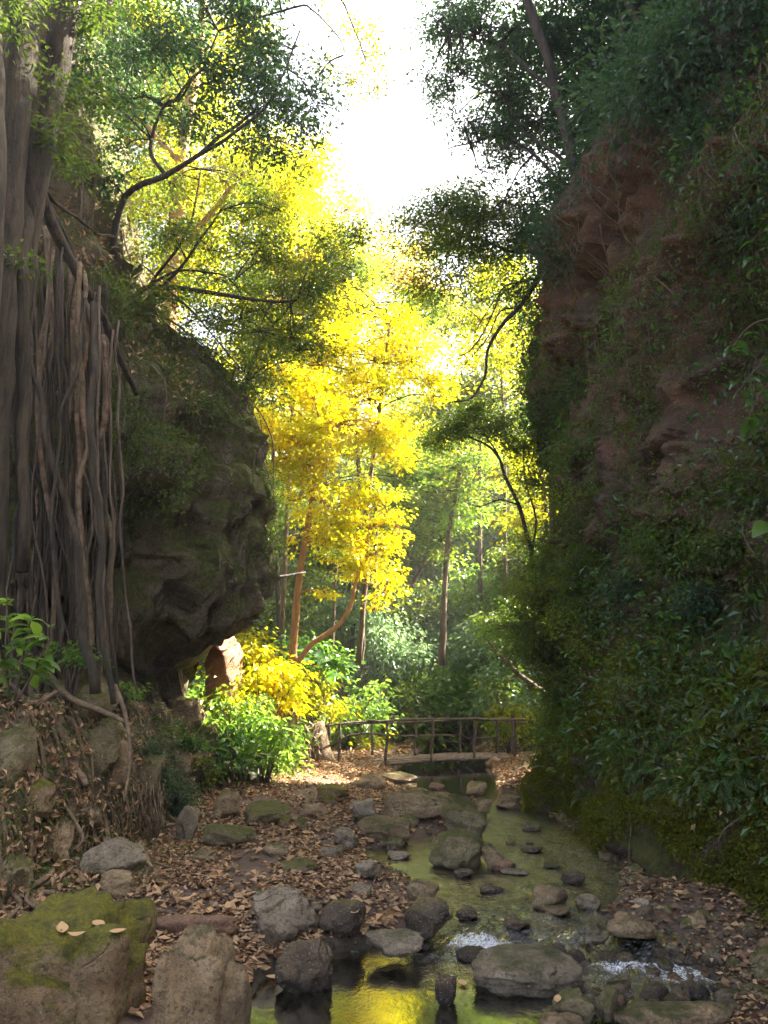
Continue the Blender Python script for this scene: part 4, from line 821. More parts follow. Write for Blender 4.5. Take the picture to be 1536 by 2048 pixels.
tree('tree', 'tall golden tree rising behind the brilliant yellow one', 'tree', [(716, 1330, 18.2), (730, 1180, 18.2), (738, 1000, 18.2), (760, 820, 18.2), (780, 640, 18.2)], (.07, .04), 'bark_brown', 'leaf_yellow',
     [(620, 780, 17.6, 110, 80), (740, 800, 17.6, 110, 70), (820, 720, 17.8, 80, 60), (700, 700, 17.8, 90, 60), (780, 860, 17.8, 70, 40), (560, 740, 17, 60, 60), (640, 680, 17.6, 60, 50), (860, 760, 17.8, 40, 40), (800, 640, 18, 60, 50), (700, 620, 18, 60, 50)] + region([(430, 560), (640, 500), (880, 640), (900, 740), (840, 880), (620, 840), (460, 740)], 14, (17, 19), (40, 65), 9), L=.11, cov=1.0, seed=22, pad=.17, droop=.5, wl=.6, gap=-.2)
tree('tree', 'orange tinged tree behind the golden one below the bright sky', 'tree', [(700, 1350, 24), (720, 1000, 24), (700, 700, 24), (690, 520, 24)], (.08, .05), 'bark_dark', 'leaf_orange',
     [(690, 420, 24, 50, 60), (720, 520, 24, 90, 80), (800, 560, 24, 80, 80), (640, 560, 23, 80, 80), (800, 680, 24, 90, 70), (860, 600, 24, 60, 60), (560, 600, 22, 90, 100), (700, 640, 24, 90, 80)], L=.17, cov=1.4, seed=23, pad=.28, gap=-.15)
tree('tree', 'lime green tree glowing high at the left edge of the sky gap', 'tree', [(560, 1300, 20), (580, 900, 20), (590, 600, 20), (570, 380, 20)], (.07, .04), 'bark_brown', 'leaf_lime',
     [(560, 380, 20, 70, 90), (620, 440, 20, 60, 60), (590, 520, 20, 80, 60), (520, 480, 20, 60, 70), (480, 320, 20, 60, 60), (640, 290, 20, 30, 30), (620, 640, 20, 90, 60), (500, 660, 19, 90, 70)] + region([(400, 260), (640, 300), (700, 480), (720, 640), (560, 780), (440, 640)], 18, (18.5, 20.5), (40, 70), 10), L=.13, cov=1.6, seed=24, pad=.2)
tree('tree', 'sparse yellow sprays hanging against the white sky', 'tree', [(560, -200, 13), (640, -80, 13), (700, 40, 13), (730, 120, 13)], (.03, .012), 'bark_dark', 'leaf_lime',
     [(700, 60, 13, 50, 40), (740, 110, 13, 45, 60), (690, 170, 13, 50, 30), (650, 120, 13, 30, 30), (750, 190, 13, 30, 50), (620, 20, 13, 60, 20)], L=.085, cov=.55, seed=25, pad=.13, gap=-.3)
tree('tree', 'golden green tree lit between the small umbrella tree and the right cliff', 'tree', [(1100, 1260, 19), (1090, 1000, 19), (1060, 800, 19), (1040, 640, 19)], (.1, .05), 'bark_brown', 'leaf_lime',
     [(1040, 620, 19, 60, 60), (1000, 690, 19, 70, 50), (1060, 760, 19, 50, 70), (1070, 880, 19, 50, 70), (1090, 1030, 19, 35, 60), (1040, 1050, 19, 50, 30), (960, 640, 19.5, 60, 40), (1040, 960, 19, 35, 30), (1000, 560, 20, 70, 50)], L=.11, cov=1.3, seed=26, pad=.24, gap=-.1)
tree('tree', 'hazy green tree filling the gap under the drooping branches', 'tree', [(960, 1200, 27), (960, 900, 27), (950, 700, 27), (960, 560, 27)], (.08, .05), 'bark_brown', 'leaf_mid',
     [(900, 640, 27, 90, 70), (980, 560, 27, 90, 70), (1050, 680, 27, 80, 80), (960, 760, 27, 90, 70), (880, 500, 27, 60, 50), (1040, 820, 27, 70, 70), (860, 800, 28, 80, 70), (940, 860, 28, 90, 60), (780, 720, 28, 70, 90)], L=.2, cov=1.6, seed=28, pad=.35)
tree('tree', 'yellow tree half hidden behind the hazy green one', 'tree', [(1010, 1200, 24), (1010, 900, 24), (1000, 720, 24)], (.06, .04), 'bark_brown', 'leaf_lime',
     [(1000, 720, 23.5, 60, 50), (1060, 780, 23.5, 50, 60), (930, 700, 23.5, 50, 40), (1080, 650, 23.5, 30, 50)], L=.18, cov=1.3, seed=29, pad=.28)
tree('tree', 'green feathery tree between the left rock and the golden trees', 'tree', [(560, 1340, 21), (550, 1000, 21), (540, 700, 21)], (.08, .04), 'bark_dark', 'leaf_mid',
     region([(480, 560), (700, 480), (860, 560), (900, 640), (700, 660), (560, 760), (500, 700)], 14, (19, 22), (40, 80), 6) + region([(780, 880), (900, 860), (1000, 950), (900, 1100), (780, 1060)], 10, (22, 25), (40, 70), 7), L=.13, cov=1.3, seed=27, pad=.22)
# canopy trees, right
tree('tree', 'big dark tree growing from the top of the right cliff', 'tree', [(1190, 490, 12.4), (1168, 430, 12.1), (1150, 340, 11.9), (1112, 190, 11.7), (1075, 60, 11.5), (1010, -140, 11.3), (960, -400, 11.2)], (.12, .07), 'bark_dark', 'leaf_blue',
     [(880, 40, 12.3, 60, 60), (960, 70, 12.4, 90, 80), (1060, 40, 12.5, 90, 80), (920, 150, 12.4, 70, 50), (1010, 190, 12.6, 90, 60), (930, 260, 12.5, 50, 40), (1040, 290, 12.7, 90, 50), (1180, 120, 12.9, 100, 100), (1240, 260, 12.8, 90, 90), (1110, 380, 13, 90, 60), (1010, 400, 13, 80, 50), (1200, 400, 13, 80, 70), (960, 340, 12.8, 60, 30), (1290, 60, 12.5, 110, 110), (1000, -120, 12.3, 200, 120), (1250, -120, 12, 200, 120), (1150, 460, 13.6, 70, 50), (1240, 480, 12.6, 80, 60), (1130, 250, 14, 90, 70), (1170, 20, 14, 80, 70)] + region([(830, -60), (1330, -60), (1330, 300), (1200, 500), (1060, 500), (960, 470), (1000, 330), (930, 260), (850, 150)], 44, (12.4, 14.2), (35, 70), 3) + region([(830, -40), (1060, -40), (1080, 300), (960, 330), (860, 180)], 20, (12.2, 13.8), (30, 55), 15),
     L=.078, cov=.9, seed=31, pad=.14, gap=.02, limbs=[([(1112, 190, 11.7), (1060, 140, 11.9), (1000, 90, 12.4), (900, 70, 12.3)], .04, .012), ([(1150, 340, 11.9), (1100, 300, 12.0), (1040, 250, 12.6), (1000, 180, 12.5)], .045, .015), ([(1160, 420, 12.1), (1090, 330, 12.2), (1010, 270, 12.6), (940, 285, 12.5), (890, 300, 12.4)], .035, .01), ([(1130, 260, 11.8), (1180, 200, 12), (1220, 100, 12.9), (1240, 0, 12.8)], .04, .02)])
tree('tree', 'dark tree at the top right with two steep trunks above the cliff edge', 'tree', [(1330, 260, 11.6), (1305, 180, 11.6), (1280, 60, 11.5), (1240, -60, 11.4), (1220, -300, 11.4)], (.10, .06), 'bark_dark', 'leaf_blue',
     [(1330, 40, 11.2, 90, 80), (1370, 150, 11, 70, 60), (1450, 60, 10.5, 100, 80), (1400, -80, 11, 200, 100), (1260, 340, 11.6, 60, 50), (1500, 160, 10, 70, 70), (1320, 260, 11.2, 50, 50)] + region([(1250, -60), (1560, -60), (1560, 230), (1330, 330)], 22, (9.8, 11.8), (35, 70), 4) + region([(1150, 160), (1400, 160), (1400, 380), (1240, 500), (1120, 480)], 20, (11.4, 13), (30, 55), 14), L=.078, cov=1.5, seed=32, pad=.18, limbs=[([(1295, 210, 11.8), (1250, 90, 11.9), (1235, 0, 11.9), (1200, -150, 11.9)], .06, .03), ([(1420, 160, 10.8), (1400, 60, 10.8), (1385, -60, 10.8)], .07, .05)])
tree('tree', 'branches with drooping leaves reaching left from the right cliff edge', 'tree', [(1130, 470, 14.2), (1100, 512, 14), (1075, 560, 13.9), (1040, 615, 13.8), (1000, 655, 13.7), (976, 700, 13.6), (970, 750, 13.6), (945, 795, 13.6), (905, 802, 13.6)], (.06, .012), 'bark_dark', 'leaf_mid',
     [(930, 440, 13.9, 90, 60), (860, 500, 13.9, 90, 60), (1000, 500, 14, 80, 60), (900, 570, 13.9, 80, 40), (1020, 580, 14, 50, 30), (820, 440, 13.9, 50, 30), (960, 390, 14, 60, 40), (1060, 450, 14.2, 60, 50), (840, 580, 13.9, 50, 30), (1075, 640, 14.2, 40, 40), (890, 410, 13.9, 60, 40)] + region([(780, 430), (900, 370), (1100, 400), (1090, 640), (980, 600), (840, 610)], 16, (13.4, 14.6), (30, 55), 5),
     L=.075, cov=1.3, seed=33, pad=.2, limbs=[([(1075, 560, 13.9), (1010, 570, 13.8), (985, 625, 13.8), (940, 700, 13.7), (880, 722, 13.7)], .025, .008), ([(1040, 615, 13.8), (1000, 622, 13.8), (970, 680, 13.7), (920, 740, 13.7)], .02, .007), ([(1100, 512, 14), (1040, 560, 13.9), (990, 600, 13.8), (950, 660, 13.8)], .02, .008), ([(1110, 500, 14), (1020, 500, 13.9), (930, 470, 13.9), (860, 450, 13.9), (780, 440, 13.9)], .035, .01)], gap=-.1)
tree('tree', 'small umbrella shaped tree with a dark flat crown and crooked stem', 'tree', [(1066, 1200, 15), (1064, 1120, 15), (1050, 1060, 15), (1036, 1010, 15), (1010, 950, 15), (1000, 918, 15), (975, 890, 15), (930, 870, 15)], (.05, .02), 'bark_dark', 'leaf_dark',
     [(930, 850, 15, 70, 40), (1000, 850, 15, 50, 35), (880, 880, 15, 40, 40), (960, 815, 15, 50, 25), (1030, 900, 15.1, 40, 30)], L=.06, cov=2.0, seed=34, pad=.14, gap=-.35, limbs=[([(1040, 1010, 15), (1000, 1000, 15), (960, 1015, 15), (930, 1005, 15)], .02, .008), ([(1000, 918, 15), (980, 880, 15), (950, 850, 15)], .02, .01), ([(1062, 1130, 15), (1070, 1040, 15), (1050, 960, 15), (1045, 900, 15)], .028, .012)])
tree('tree', 'straight mossy stem close against the right bank', 'tree', [(1112, 1240, 14.6), (1108, 1120, 14.6), (1104, 1000, 14.6), (1100, 900, 14.6), (1090, 820, 14.6)], (.075, .04), 'bark_brown', 'leaf_mid',
     [(1085, 900, 14.5, 45, 50), (1070, 960, 14.5, 45, 40), (1060, 1080, 14.5, 30, 40), (1110, 1180, 14.3, 50, 50), (1100, 800, 14.6, 30, 40)], L=.07, cov=1.2, seed=35, pad=.15)
tree('tree', 'slim grey tree standing alone behind the middle of the bridge', 'tree', [(884, 1330, 23), (888, 1220, 23), (892, 1120, 23), (908, 1010, 23), (922, 930, 23)], (.11, .06), 'bark_brown', 'leaf_fresh',
     [(880, 960, 23, 90, 40), (950, 990, 23, 70, 30), (900, 1030, 23, 80, 30), (880, 1110, 22.8, 40, 20), (850, 900, 23, 70, 40), (960, 920, 23, 60, 30)], L=.15, cov=.9, seed=36, pad=.32, gap=-.05, flat=.15)
tree('tree', 'leaning grey tree left of the slim one on the far slope', 'tree', [(820, 1180, 24), (840, 1140, 24), (862, 1080, 24), (880, 980, 24)], (.07, .04), 'bark_brown', 'leaf_fresh',
     [(860, 1040, 24, 60, 30), (820, 1080, 24, 50, 25), (840, 980, 24, 60, 30)], L=.15, cov=.9, seed=37, pad=.32, flat=.15)
tree('tree', 'pale fallen leaning trunk at the right end behind the bridge', 'tree', [(1085, 1385, 16), (1040, 1350, 16.4), (1000, 1310, 16.8), (965, 1270, 17.2)], (.07, .03), 'bark_brown', 'leaf_dark',
     [(1030, 1290, 16.6, 50, 50), (1000, 1380, 16.2, 40, 25), (1060, 1240, 16, 50, 50), (990, 1240, 17, 40, 30)], L=.11, cov=1.2, seed=38, pad=.15)
for i, (px, py, D) in enumerate([(668, 1290, 20), (728, 1300, 19.5), (752, 1180, 19)]):
    tree('sapling', ['thin sapling stem behind the yellow tree nearest its trunk', 'grey stem between the yellow tree and the slim grey one', 'short tilted stem hung with brown leaves on the far slope'][i], 'tree', [(px - 4, py + 40, D), (px, py - 60, D), (px + 6, py - 180, D)], (.045, .025), 'bark_brown', 'leaf_mid', [(px + 8, py - 190, D, 40, 30), (px - 20, py - 140, D, 25, 15)], L=.12, cov=.8, seed=40 + i)

# ------------------------------------------------------------------ undergrowth behind the bridge and on the far slope
FAR = [(520, 1340, 15.0, 70, 50, 'leaf_yellow', 'sunlit yellow bush beneath the overhanging rock'), (460, 1400, 14.2, 50, 35, 'leaf_lime', 'yellow green bush touching the pinkish rock face'), (560, 1380, 15.4, 60, 45, 'leaf_yellow', 'yellow bush at the foot of the orange trunk'), (505, 1290, 15.2, 30, 30, 'leaf_lime', 'small bright bush tucked under the rock tip'),
       (480, 1440, 13.6, 70, 45, 'leaf_fresh', 'bright green bush at the left edge of the path'), (530, 1490, 13.4, 55, 40, 'leaf_fresh', 'green leafy clump above the leaning log'), (440, 1500, 13.0, 50, 50, 'leaf_gloss', 'dark green bush in front of the bright one'),
       (640, 1390, 19.0, 60, 45, 'leaf_lime', 'lime green bush behind the left end of the bridge'), (700, 1410, 21, 70, 50, 'leaf_fresh', 'fresh green bush behind the left bridge rail'), (630, 1310, 19, 60, 40, 'leaf_gloss', 'glossy palm like bush behind the leaning yellow branch'), (690, 1480, 21.5, 60, 30, 'leaf_lime', 'light green bush seen through the left bridge posts'),
       (780, 1420, 24, 70, 50, 'leaf_mid', 'rounded green bush left of the bridge middle'), (860, 1390, 25, 80, 55, 'leaf_fresh', 'large soft green bush behind the bridge middle'), (940, 1400, 25, 70, 50, 'leaf_fresh', 'soft green bush right of the bridge middle'), (1010, 1380, 22, 50, 60, 'leaf_pale', 'bluish bush behind the right part of the bridge'), (1020, 1440, 21, 40, 40, 'leaf_lime', 'lime green bush at the right end of the bridge'),
       (790, 1300, 25, 80, 60, 'leaf_pale', 'bluish green bush above the bridge on the far slope'), (690, 1240, 24, 80, 60, 'leaf_pale', 'dark bush behind the leaning yellow branch high on the slope'), (900, 1290, 27, 90, 60, 'leaf_pale', 'grey green bush behind the slim grey tree'), (990, 1280, 25, 60, 60, 'leaf_pale', 'bluish bush right of the slim grey tree'), (830, 1220, 28, 90, 60, 'leaf_mid', 'green bush on the far slope left of the slim grey tree'),
       (960, 1180, 28, 80, 60, 'leaf_fresh', 'pale green bush on the far slope right of the slim grey tree'), (560, 1240, 22, 60, 60, 'leaf_dark', 'dark bush seen past the tip of the overhang'), (760, 1100, 30, 90, 70, 'leaf_mid', 'green bush higher on the far slope behind the yellow tree'), (980, 1060, 32, 70, 60, 'leaf_fresh', 'hazy pale bush high on the far slope'), (870, 1000, 33, 90, 70, 'leaf_mid', 'hazy green bush high up behind the slim tree crown'), (570, 1160, 23, 50, 60, 'leaf_dark', 'dark bush between the rock tip and the orange trunk')]
for i, (px, py, D, rx, ry, lf, lab) in enumerate(FAR):
    c = P(px, py + ry, D); base = (c[0], D, min(H(c[0], D), c[2]))
    rg = np.random.default_rng(300 + i); bl = [(px, py, D, rx, ry), (px - rx * .6, py + ry * .4, D - .3, rx * .6, ry * .6), (px + rx * .6, py + ry * .35, D + .2, rx * .6, ry * .6), (px + rg.normal() * rx * .3, py - ry * .6, D, rx * .45, ry * .4)]
    shrub(lab, base, bl, lf, L=.05 + .006 * D if D < 16 else .10 + .0035 * D, cov=1.6, seed=300 + i, pad=.012 * D, droop=.5, gap=-.2)
# ground cover on the slopes: nobody could count these leaves
def cover(n, fx, seed, L, mat, spread=.35, name='undergrowth', lift=(0, .5)):
    rg = np.random.default_rng(seed); per = 22; x, y = fx(rg, n // per); z = height(x, y, False); k = noise(np.stack([x * .5, y * .5, 0 * x], 1), seed) > -.35
    x, y, z = x[k], y[k], z[k]; c = np.repeat(np.stack([x, y, z + rg.uniform(*lift, len(x))], 1), per, 0); kk = len(c)
    o = rg.normal(size=(kk, 3)) * np.array([spread, spread, spread * .5]); d = o + rg.normal(size=(kk, 3)) * .1; d[:, 2] -= .1
    b = MB(); LL = L * rg.uniform(.6, 1.3, kk); b.leaves(c + o, d, np.array([0, -.3, 1.0]) + rg.normal(size=(kk, 3)) * .5, LL, LL * .45)
    b.build(name, M[mat], None, False)['kind'] = 'stuff'
cover(70000, lambda r, n: (r.uniform(-9, 12, n), 23.5 + 22 * r.random(n) ** 1.2), 51, .24, 'leaf_mid', .4)
cover(50000, lambda r, n: (r.uniform(-9, 12, n), 23.5 + 22 * r.random(n) ** 1.2), 52, .22, 'leaf_pale', .4, lift=(0, .9))
cover(16000, lambda r, n: (r.uniform(-6, -1.9, n), r.uniform(13.5, 24, n)), 53, .15, 'leaf_fresh', .25)
cover(14000, lambda r, n: (r.uniform(3.4, 9, n), r.uniform(17, 26, n)), 54, .15, 'leaf_mid', .25)
cover(30000, lambda r, n: (r.uniform(-30, 40, n), r.uniform(40, 75, n)), 55, .5, 'leaf_mid', .9, lift=(0, 2))
# trees standing on the far slope
def world_tree(name, label, x, y, hgt, cr, leaf, seed, group, L=.28, bark='bark_brown'):
    z = H(x, y); rg = np.random.default_rng(seed); b = np.array([x, y, z - .1]); top = b + np.array([rg.normal() * .5, rg.normal() * .3, hgt * .75])
    bl = [((b + np.array([rg.normal() * cr * .55, rg.normal() * cr * .5, hgt * rg.uniform(.5, 1)])), (cr * rg.uniform(.45, .7), cr * .55, cr * rg.uniform(.3, .5))) for _ in range(9)]
    return tree(name, label, 'tree', [b, (b + top) / 2 + rg.normal(size=3) * .15, top], (.09, .04), bark, leaf, bl, L=L, cov=1.3, seed=seed, pad=L * 1.5, world=True, group=group, limbs=[([(b + top) / 2, bl[0][0]], .07, .03), ([(b + top) / 2 + np.array([0, 0, .8]), bl[1][0]], .06, .03)])
protos = [world_tree('tree', 'rounded green tree on the far slope behind the sunlit trees', -1, 30, 8, 3.2, 'leaf_mid', 401, 'trees on the far slope'),
          world_tree('tree', 'golden green tree on the far slope behind the sunlit trees', 3.5, 33, 9, 3.2, 'leaf_lime', 402, 'golden trees on the far slope'),
          world_tree('tree', 'dark green tree on the far slope behind the sunlit trees', 8, 30, 8, 3.0, 'leaf_dark', 403, 'dark trees on the far slope')]
rg = np.random.default_rng(404)
spots = [(-6, 28), (-9, 24), (-5.5, 34), (0.5, 38), (5.5, 39), (10, 36), (13, 31), (-11, 31), (-2.5, 43), (3.5, 45), (9, 44), (15, 40), (-8, 41), (-14, 38), (20, 36), (16, 27), (-13, 24), (6, 52), (-4, 52), (14, 50), (-12, 48)]
for i, (x, y) in enumerate(spots):
    pr = protos[(i * 2 + 1) % 3 if y > 32 else i % 3]; c = copy_tree(pr); c['label'] = pr['label'].split(' on the far')[0] + (' low' if y < 33 else ' halfway up' if y < 42 else ' high') + ' on the far slope, ' + ('left of the golden trees' if x < -7 else 'behind the golden trees' if x < 0 else 'behind the slim grey tree' if x < 6 else 'behind the umbrella shaped tree' if x < 12 else 'hidden beyond the right cliff'); c.location = (x, y, H(x, y) - .1); c.rotation_euler.z = rg.uniform(0, 6.28); s = rg.uniform(.8, 1.2); c.scale = (s, s, s)
for i, (x, y, hh, cr) in enumerate([(6.5, 21.5, 5.5, 2.0), (9.5, 25.5, 7.0, 2.6), (6.8, 27.0, 5.5, 2.2), (12, 22, 8, 2.8)]):  # added behind the right cliff to keep low sun off the bridge background
    world_tree('tree', ['leafy tree just beyond the end of the right cliff', 'tall dark tree on the slope right of the bridge', 'bushy tree on the slope behind the right bridge end', 'dark tree higher up behind the end of the right cliff'][i], x, y, hh, cr, ['leaf_dark', 'leaf_blue', 'leaf_mid', 'leaf_dark'][i], 420 + i, None, L=.17)
# trees on the two cliffs, mostly unseen; right hand ones added as sun blockers
for i, (x, y, z0, hh, cr) in enumerate([(5.6, 14.5, 11.5, 6, 2.6), (6.4, 11.5, 12, 6, 2.6), (6.6, 8.5, 12, 6, 2.6), (8.5, 13, 14, 7, 3.2), (9.5, 9, 15, 7, 3.2), (6.8, 5.5, 12, 6, 2.6), (-8, 11.5, 12, 5, 2.5), (9.5, 16.5, 14, 6, 3)]):
    rg = np.random.default_rng(440 + i); b = np.array([x, y, z0]); top = b + np.array([-.6 if x > 0 else .5, 0, hh * .7])
    bl = [((b + np.array([rg.normal() * cr * .5 - (.5 if x > 0 else -.5), rg.normal() * cr * .5, hh * rg.uniform(.25, 1)])), (cr * .6, cr * .6, cr * .4)) for _ in range(9)]
    tree('tree', ['tree on the far corner of the right cliff top', 'tree on the right cliff top behind the big dark tree', 'tree on the right cliff top above the brown face', 'tall tree behind the far corner of the right cliff top', 'tall tree high above the brown face of the right cliff', 'tree on the near end of the right cliff top', 'tree on the summit of the left rock', 'tree beyond the far corner of the right cliff top'][i], 'tree', [b, (b + top) / 2, top], (.14, .05), 'bark_dark', 'leaf_blue', bl, L=.13, cov=1.5, seed=440 + i, pad=.3, world=True)

# ------------------------------------------------------------------ green of the right bank and cliff
def surf_pts(S, N, n, rg, cond):
    A_ = rg.integers(0, S.shape[0] - 1, n * 6), rg.integers(0, S.shape[1] - 1, n * 6)
    p = S[A_]; nn = N[A_]; k = cond(p); p, nn = p[k][:n], nn[k][:n]; e = unit(S[A_[0] + 1, A_[1]] - S[A_])[k][:n]
    return p + rg.normal(size=p.shape) * .03, nn
BN_ = grid_normals(BANK); CN_ = grid_normals(CLIFF)
if BN_[150, 60, 0] > 0: BN_ = -BN_
if CN_[150, 60, 0] > 0: CN_ = -CN_
def surface_leaves(S, N, n, per, seed, cond, L, spread, mat, name, out=.06, gap=-.1, wl=.5, fq=.8):
    rg = np.random.default_rng(seed); p, nn = surf_pts(S, N, n, rg, cond); k = noise(p * fq, seed) > gap; p, nn = p[k], nn[k]
    c = np.repeat(p, per, 0); q = np.repeat(nn, per, 0); m = len(c); o = rg.normal(size=(m, 3)) * spread
    d = o + np.array([0, 0, -.3 * spread]) + rg.normal(size=(m, 3)) * .02; ln = q * .6 + np.array([0, 0, .7]) + rg.normal(size=(m, 3)) * .45
    LL = L * rg.uniform(.5, 1.3, m); b = MB(); b.leaves(c + o + q * (out * rg.random((m, 1)) + .01), d, ln, LL, LL * wl)
    ob = b.build(name, M[mat], None, False); ob['kind'] = 'stuff'; return ob
v5 = lambda p: (p[:, 1] > 5) & (p[:, 1] < 16)
surface_leaves(BANK, BN_, 15000, 10, 61, lambda p: v5(p) & (p[:, 2] > .02) & (p[:, 2] < 2.4) & (p[:, 1] < 14.5), .045, .04, 'moss_leaf', 'moss', .05, -.35, fq=1.4)
surface_leaves(BANK, BN_, 2600, 13, 62, lambda p: v5(p) & (p[:, 2] > .9), .10, .12, 'leaf_dark', 'ivy', .2, -.02, fq=1.3)
surface_leaves(BANK, BN_, 2600, 16, 63, lambda p: v5(p) & (p[:, 2] > 1.0), .06, .10, 'leaf_mid', 'ivy', .2, .02, fq=1.1)
surface_leaves(BANK, BN_, 350, 10, 64, lambda p: v5(p) & (p[:, 2] > .8), .06, .1, 'litter', 'dry_leaves', .05, .1)
surface_leaves(BANK, BN_, 900, 9, 75, lambda p: v5(p) & (p[:, 2] > 1.0), .11, .14, 'leaf_gloss', 'ivy', .26, .0, fq=1.7)
surface_leaves(CLIFF, CN_, 900, 9, 76, lambda p: v5(p) & (p[:, 2] > 3.6) & (p[:, 2] < 9), .10, .14, 'leaf_gloss', 'ivy', .24, .1, fq=1.3)
surface_leaves(CLIFF, CN_, 3600, 18, 65, lambda p: v5(p) & (p[:, 2] > 3.4) & (p[:, 2] < 8.0), .06, .11, 'leaf_dark', 'ivy', .15, .02)
surface_leaves(CLIFF, CN_, 2600, 18, 66, lambda p: v5(p) & (p[:, 2] > 4.0) & (p[:, 2] < 11), .055, .12, 'leaf_mid', 'ivy', .12, .12, fq=.6)
surface_leaves(CLIFF, CN_, 6500, 20, 67, lambda p: v5(p) & (p[:, 2] > 7.0), .075, .16, 'leaf_blue', 'ivy', .3, .06, fq=.6)
surface_leaves(CLIFF, CN_, 3500, 20, 68, lambda p: v5(p) & (p[:, 2] > 9.7), .125, .26, 'leaf_blue', 'ivy', .8, -.1, fq=.8)
LN_ = grid_normals(SD); 
cc_ = SD[:, :, :2].mean((0)); 
if ((SD[:, 80, :2] - SD[:, 80, :2].mean(0)) * LN_[:, 80, :2]).sum() < 0: LN_ = -LN_
vis = lambda p: (p[:, 0] > -6.5) & (p[:, 1] < 14.5)
surface_leaves(SD, LN_, 2600, 16, 69, lambda p: vis(p) & (p[:, 2] > 4.2) & (p[:, 2] < 8.0) & (p[:, 0] > -4.3), .06, .10, 'leaf_dark', 'ivy', .14, -.02)
surface_leaves(SD, LN_, 1500, 16, 70, lambda p: vis(p) & (p[:, 2] > 6.5) & (p[:, 0] > -6), .055, .10, 'leaf_mid', 'ivy', .14, .05)
surface_leaves(SD, LN_, 2600, 10, 71, lambda p: vis(p) & (p[:, 2] > 3.5), .03, .05, 'moss_leaf', 'moss', .02, .1, fq=1.5)
surface_leaves(SD, LN_, 900, 14, 72, lambda p: vis(p) & (p[:, 2] > 4.8), .08, .10, 'litter', 'dry_leaves', .05, .3)
# twigs and roots lying on the faces
def face_line(S, N, i0, j0, steps, rg, di=.6, dj=-1.0, off=.05):
    i, j = float(i0), float(j0); pts = []; w = rg.normal() * .5
    for _ in range(steps):
        a = int(np.clip(i, 0, S.shape[0] - 1)); b = int(np.clip(j, 0, S.shape[1] - 1)); pts.append(S[a, b] + N[a, b] * off * rg.uniform(.5, 2)); w = w * .8 + rg.normal() * .7; i += w * di; j += dj * 7
        if j < 0: break
    return pts
rg = np.random.default_rng(77)
for k in range(110):
    i0 = rg.integers(60, 262); y = CLIFF[i0, 100, 1]
    pts = face_line(CLIFF, CN_, i0, rg.integers(70, 160), rg.integers(6, 15), rg, 2.0)
    if len(pts) < 4: continue
    m = MB(); r = rg.uniform(.006, .016); m.tube(pts, np.linspace(r, r * .5, len(pts)), 5, .05, k, 3); o = m.build('hanging_root', M['dead_twig'], None)
    tag(o, 'dry root hanging down the face of the right cliff', 'root', 'dry roots hanging down the right cliff')
for k in range(46):
    i0 = rg.integers(60, 262); pts = face_line(BANK, BN_, i0, rg.integers(50, 119), rg.integers(5, 12), rg, 5.0, -.8, .07)
    if len(pts) < 4: continue
    m = MB(); r = rg.uniform(.005, .014); m.tube(pts, np.linspace(r, r * .5, len(pts)), 5, .05, k, 3); o = m.build('dry_twig', M['dead_twig'], None)
    tag(o, 'dry twig caught among the ferns and ivy of the right bank', 'twig', 'dry twigs on the right bank')
lo = [i for i in range(SD.shape[0]) if SD[i, 90, 0] > -5.5 and SD[i, 90, 1] < 13.5]
for k in range(40):
    i0 = lo[rg.integers(0, len(lo))]; pts = face_line(SD, LN_, i0, rg.integers(70, 150), rg.integers(5, 11), rg, 2.5, -.9, .06)
    if len(pts) < 4: continue
    m = MB(); r = rg.uniform(.007, .022); m.tube(pts, np.linspace(r, r * .5, len(pts)), 5, .05, k, 3); o = m.build('hanging_root', M['dead_twig'], None)
    tag(o, 'thin root creeping down the dark overhanging left rock', 'root', 'thin roots on the left rock')
# shrubs standing on the right bank
SH = [(1300, 850, 10.6, 60, 50, 'leaf_fresh', 'bright tipped bush reaching highest against the right cliff'), (1200, 900, 11.5, 80, 60, 'leaf_dark', 'dark bush at the foot of the right cliff beside the gap'), (1160, 1010, 12.5, 70, 70, 'leaf_dark', 'dark bush left of the tall weeds on the right bank'), (1260, 1000, 11, 90, 80, 'leaf_mid', 'broad bush in the middle of the right bank'),
      (1200, 1120, 11.5, 90, 70, 'leaf_dark', 'dark dense bush halfway up the right bank'), (1120, 1190, 12.6, 70, 60, 'leaf_mid', 'bush overhanging the gap from the right bank'), (1090, 1290, 13.0, 70, 70, 'leaf_dark', 'drooping bush on the right bank above the bridge end'), (1180, 1260, 11.6, 90, 80, 'leaf_mid', 'olive bush on the right bank above the stream'), (1120, 1400, 12.8, 60, 80, 'leaf_mid', 'hanging olive bush at the lower corner of the right bank'),
      (1400, 960, 9.0, 90, 60, 'leaf_mid', 'olive bush below the brown face of the right cliff'), (1360, 1080, 9.3, 90, 70, 'leaf_mid', 'feathery olive bush on the right bank'), (1470, 1110, 8.0, 80, 60, 'leaf_dark', 'dark bush at the right edge of the picture'), (1300, 1200, 10, 90, 70, 'leaf_blue', 'bluish bush low in the middle of the right bank'), (1430, 1230, 8.4, 80, 60, 'leaf_blue', 'bluish bush near the right edge above the ferns'),
      (1060, 1180, 14, 45, 50, 'leaf_mid', 'loose bush at the base of the umbrella shaped tree'), (1040, 1240, 14.2, 50, 40, 'leaf_fresh', 'light bush projecting into the gap above the bridge')]
for i, (px, py, D, rx, ry, lf, lab) in enumerate(SH):
    c = P(px + rx * .6, py + ry, D + .5); rg = np.random.default_rng(500 + i)
    bl = [(px + rg.normal() * rx * .55, py + rg.normal() * ry * .5, D + rg.normal() * .25, rx * .5, ry * .45) for _ in range(7)] + [(px, py, D, rx * .8, ry * .7)]
    shrub(lab, c, bl, lf, L=.065, cov=.9, seed=500 + i, pad=.13, droop=.4, gap=-.1, stems=5)
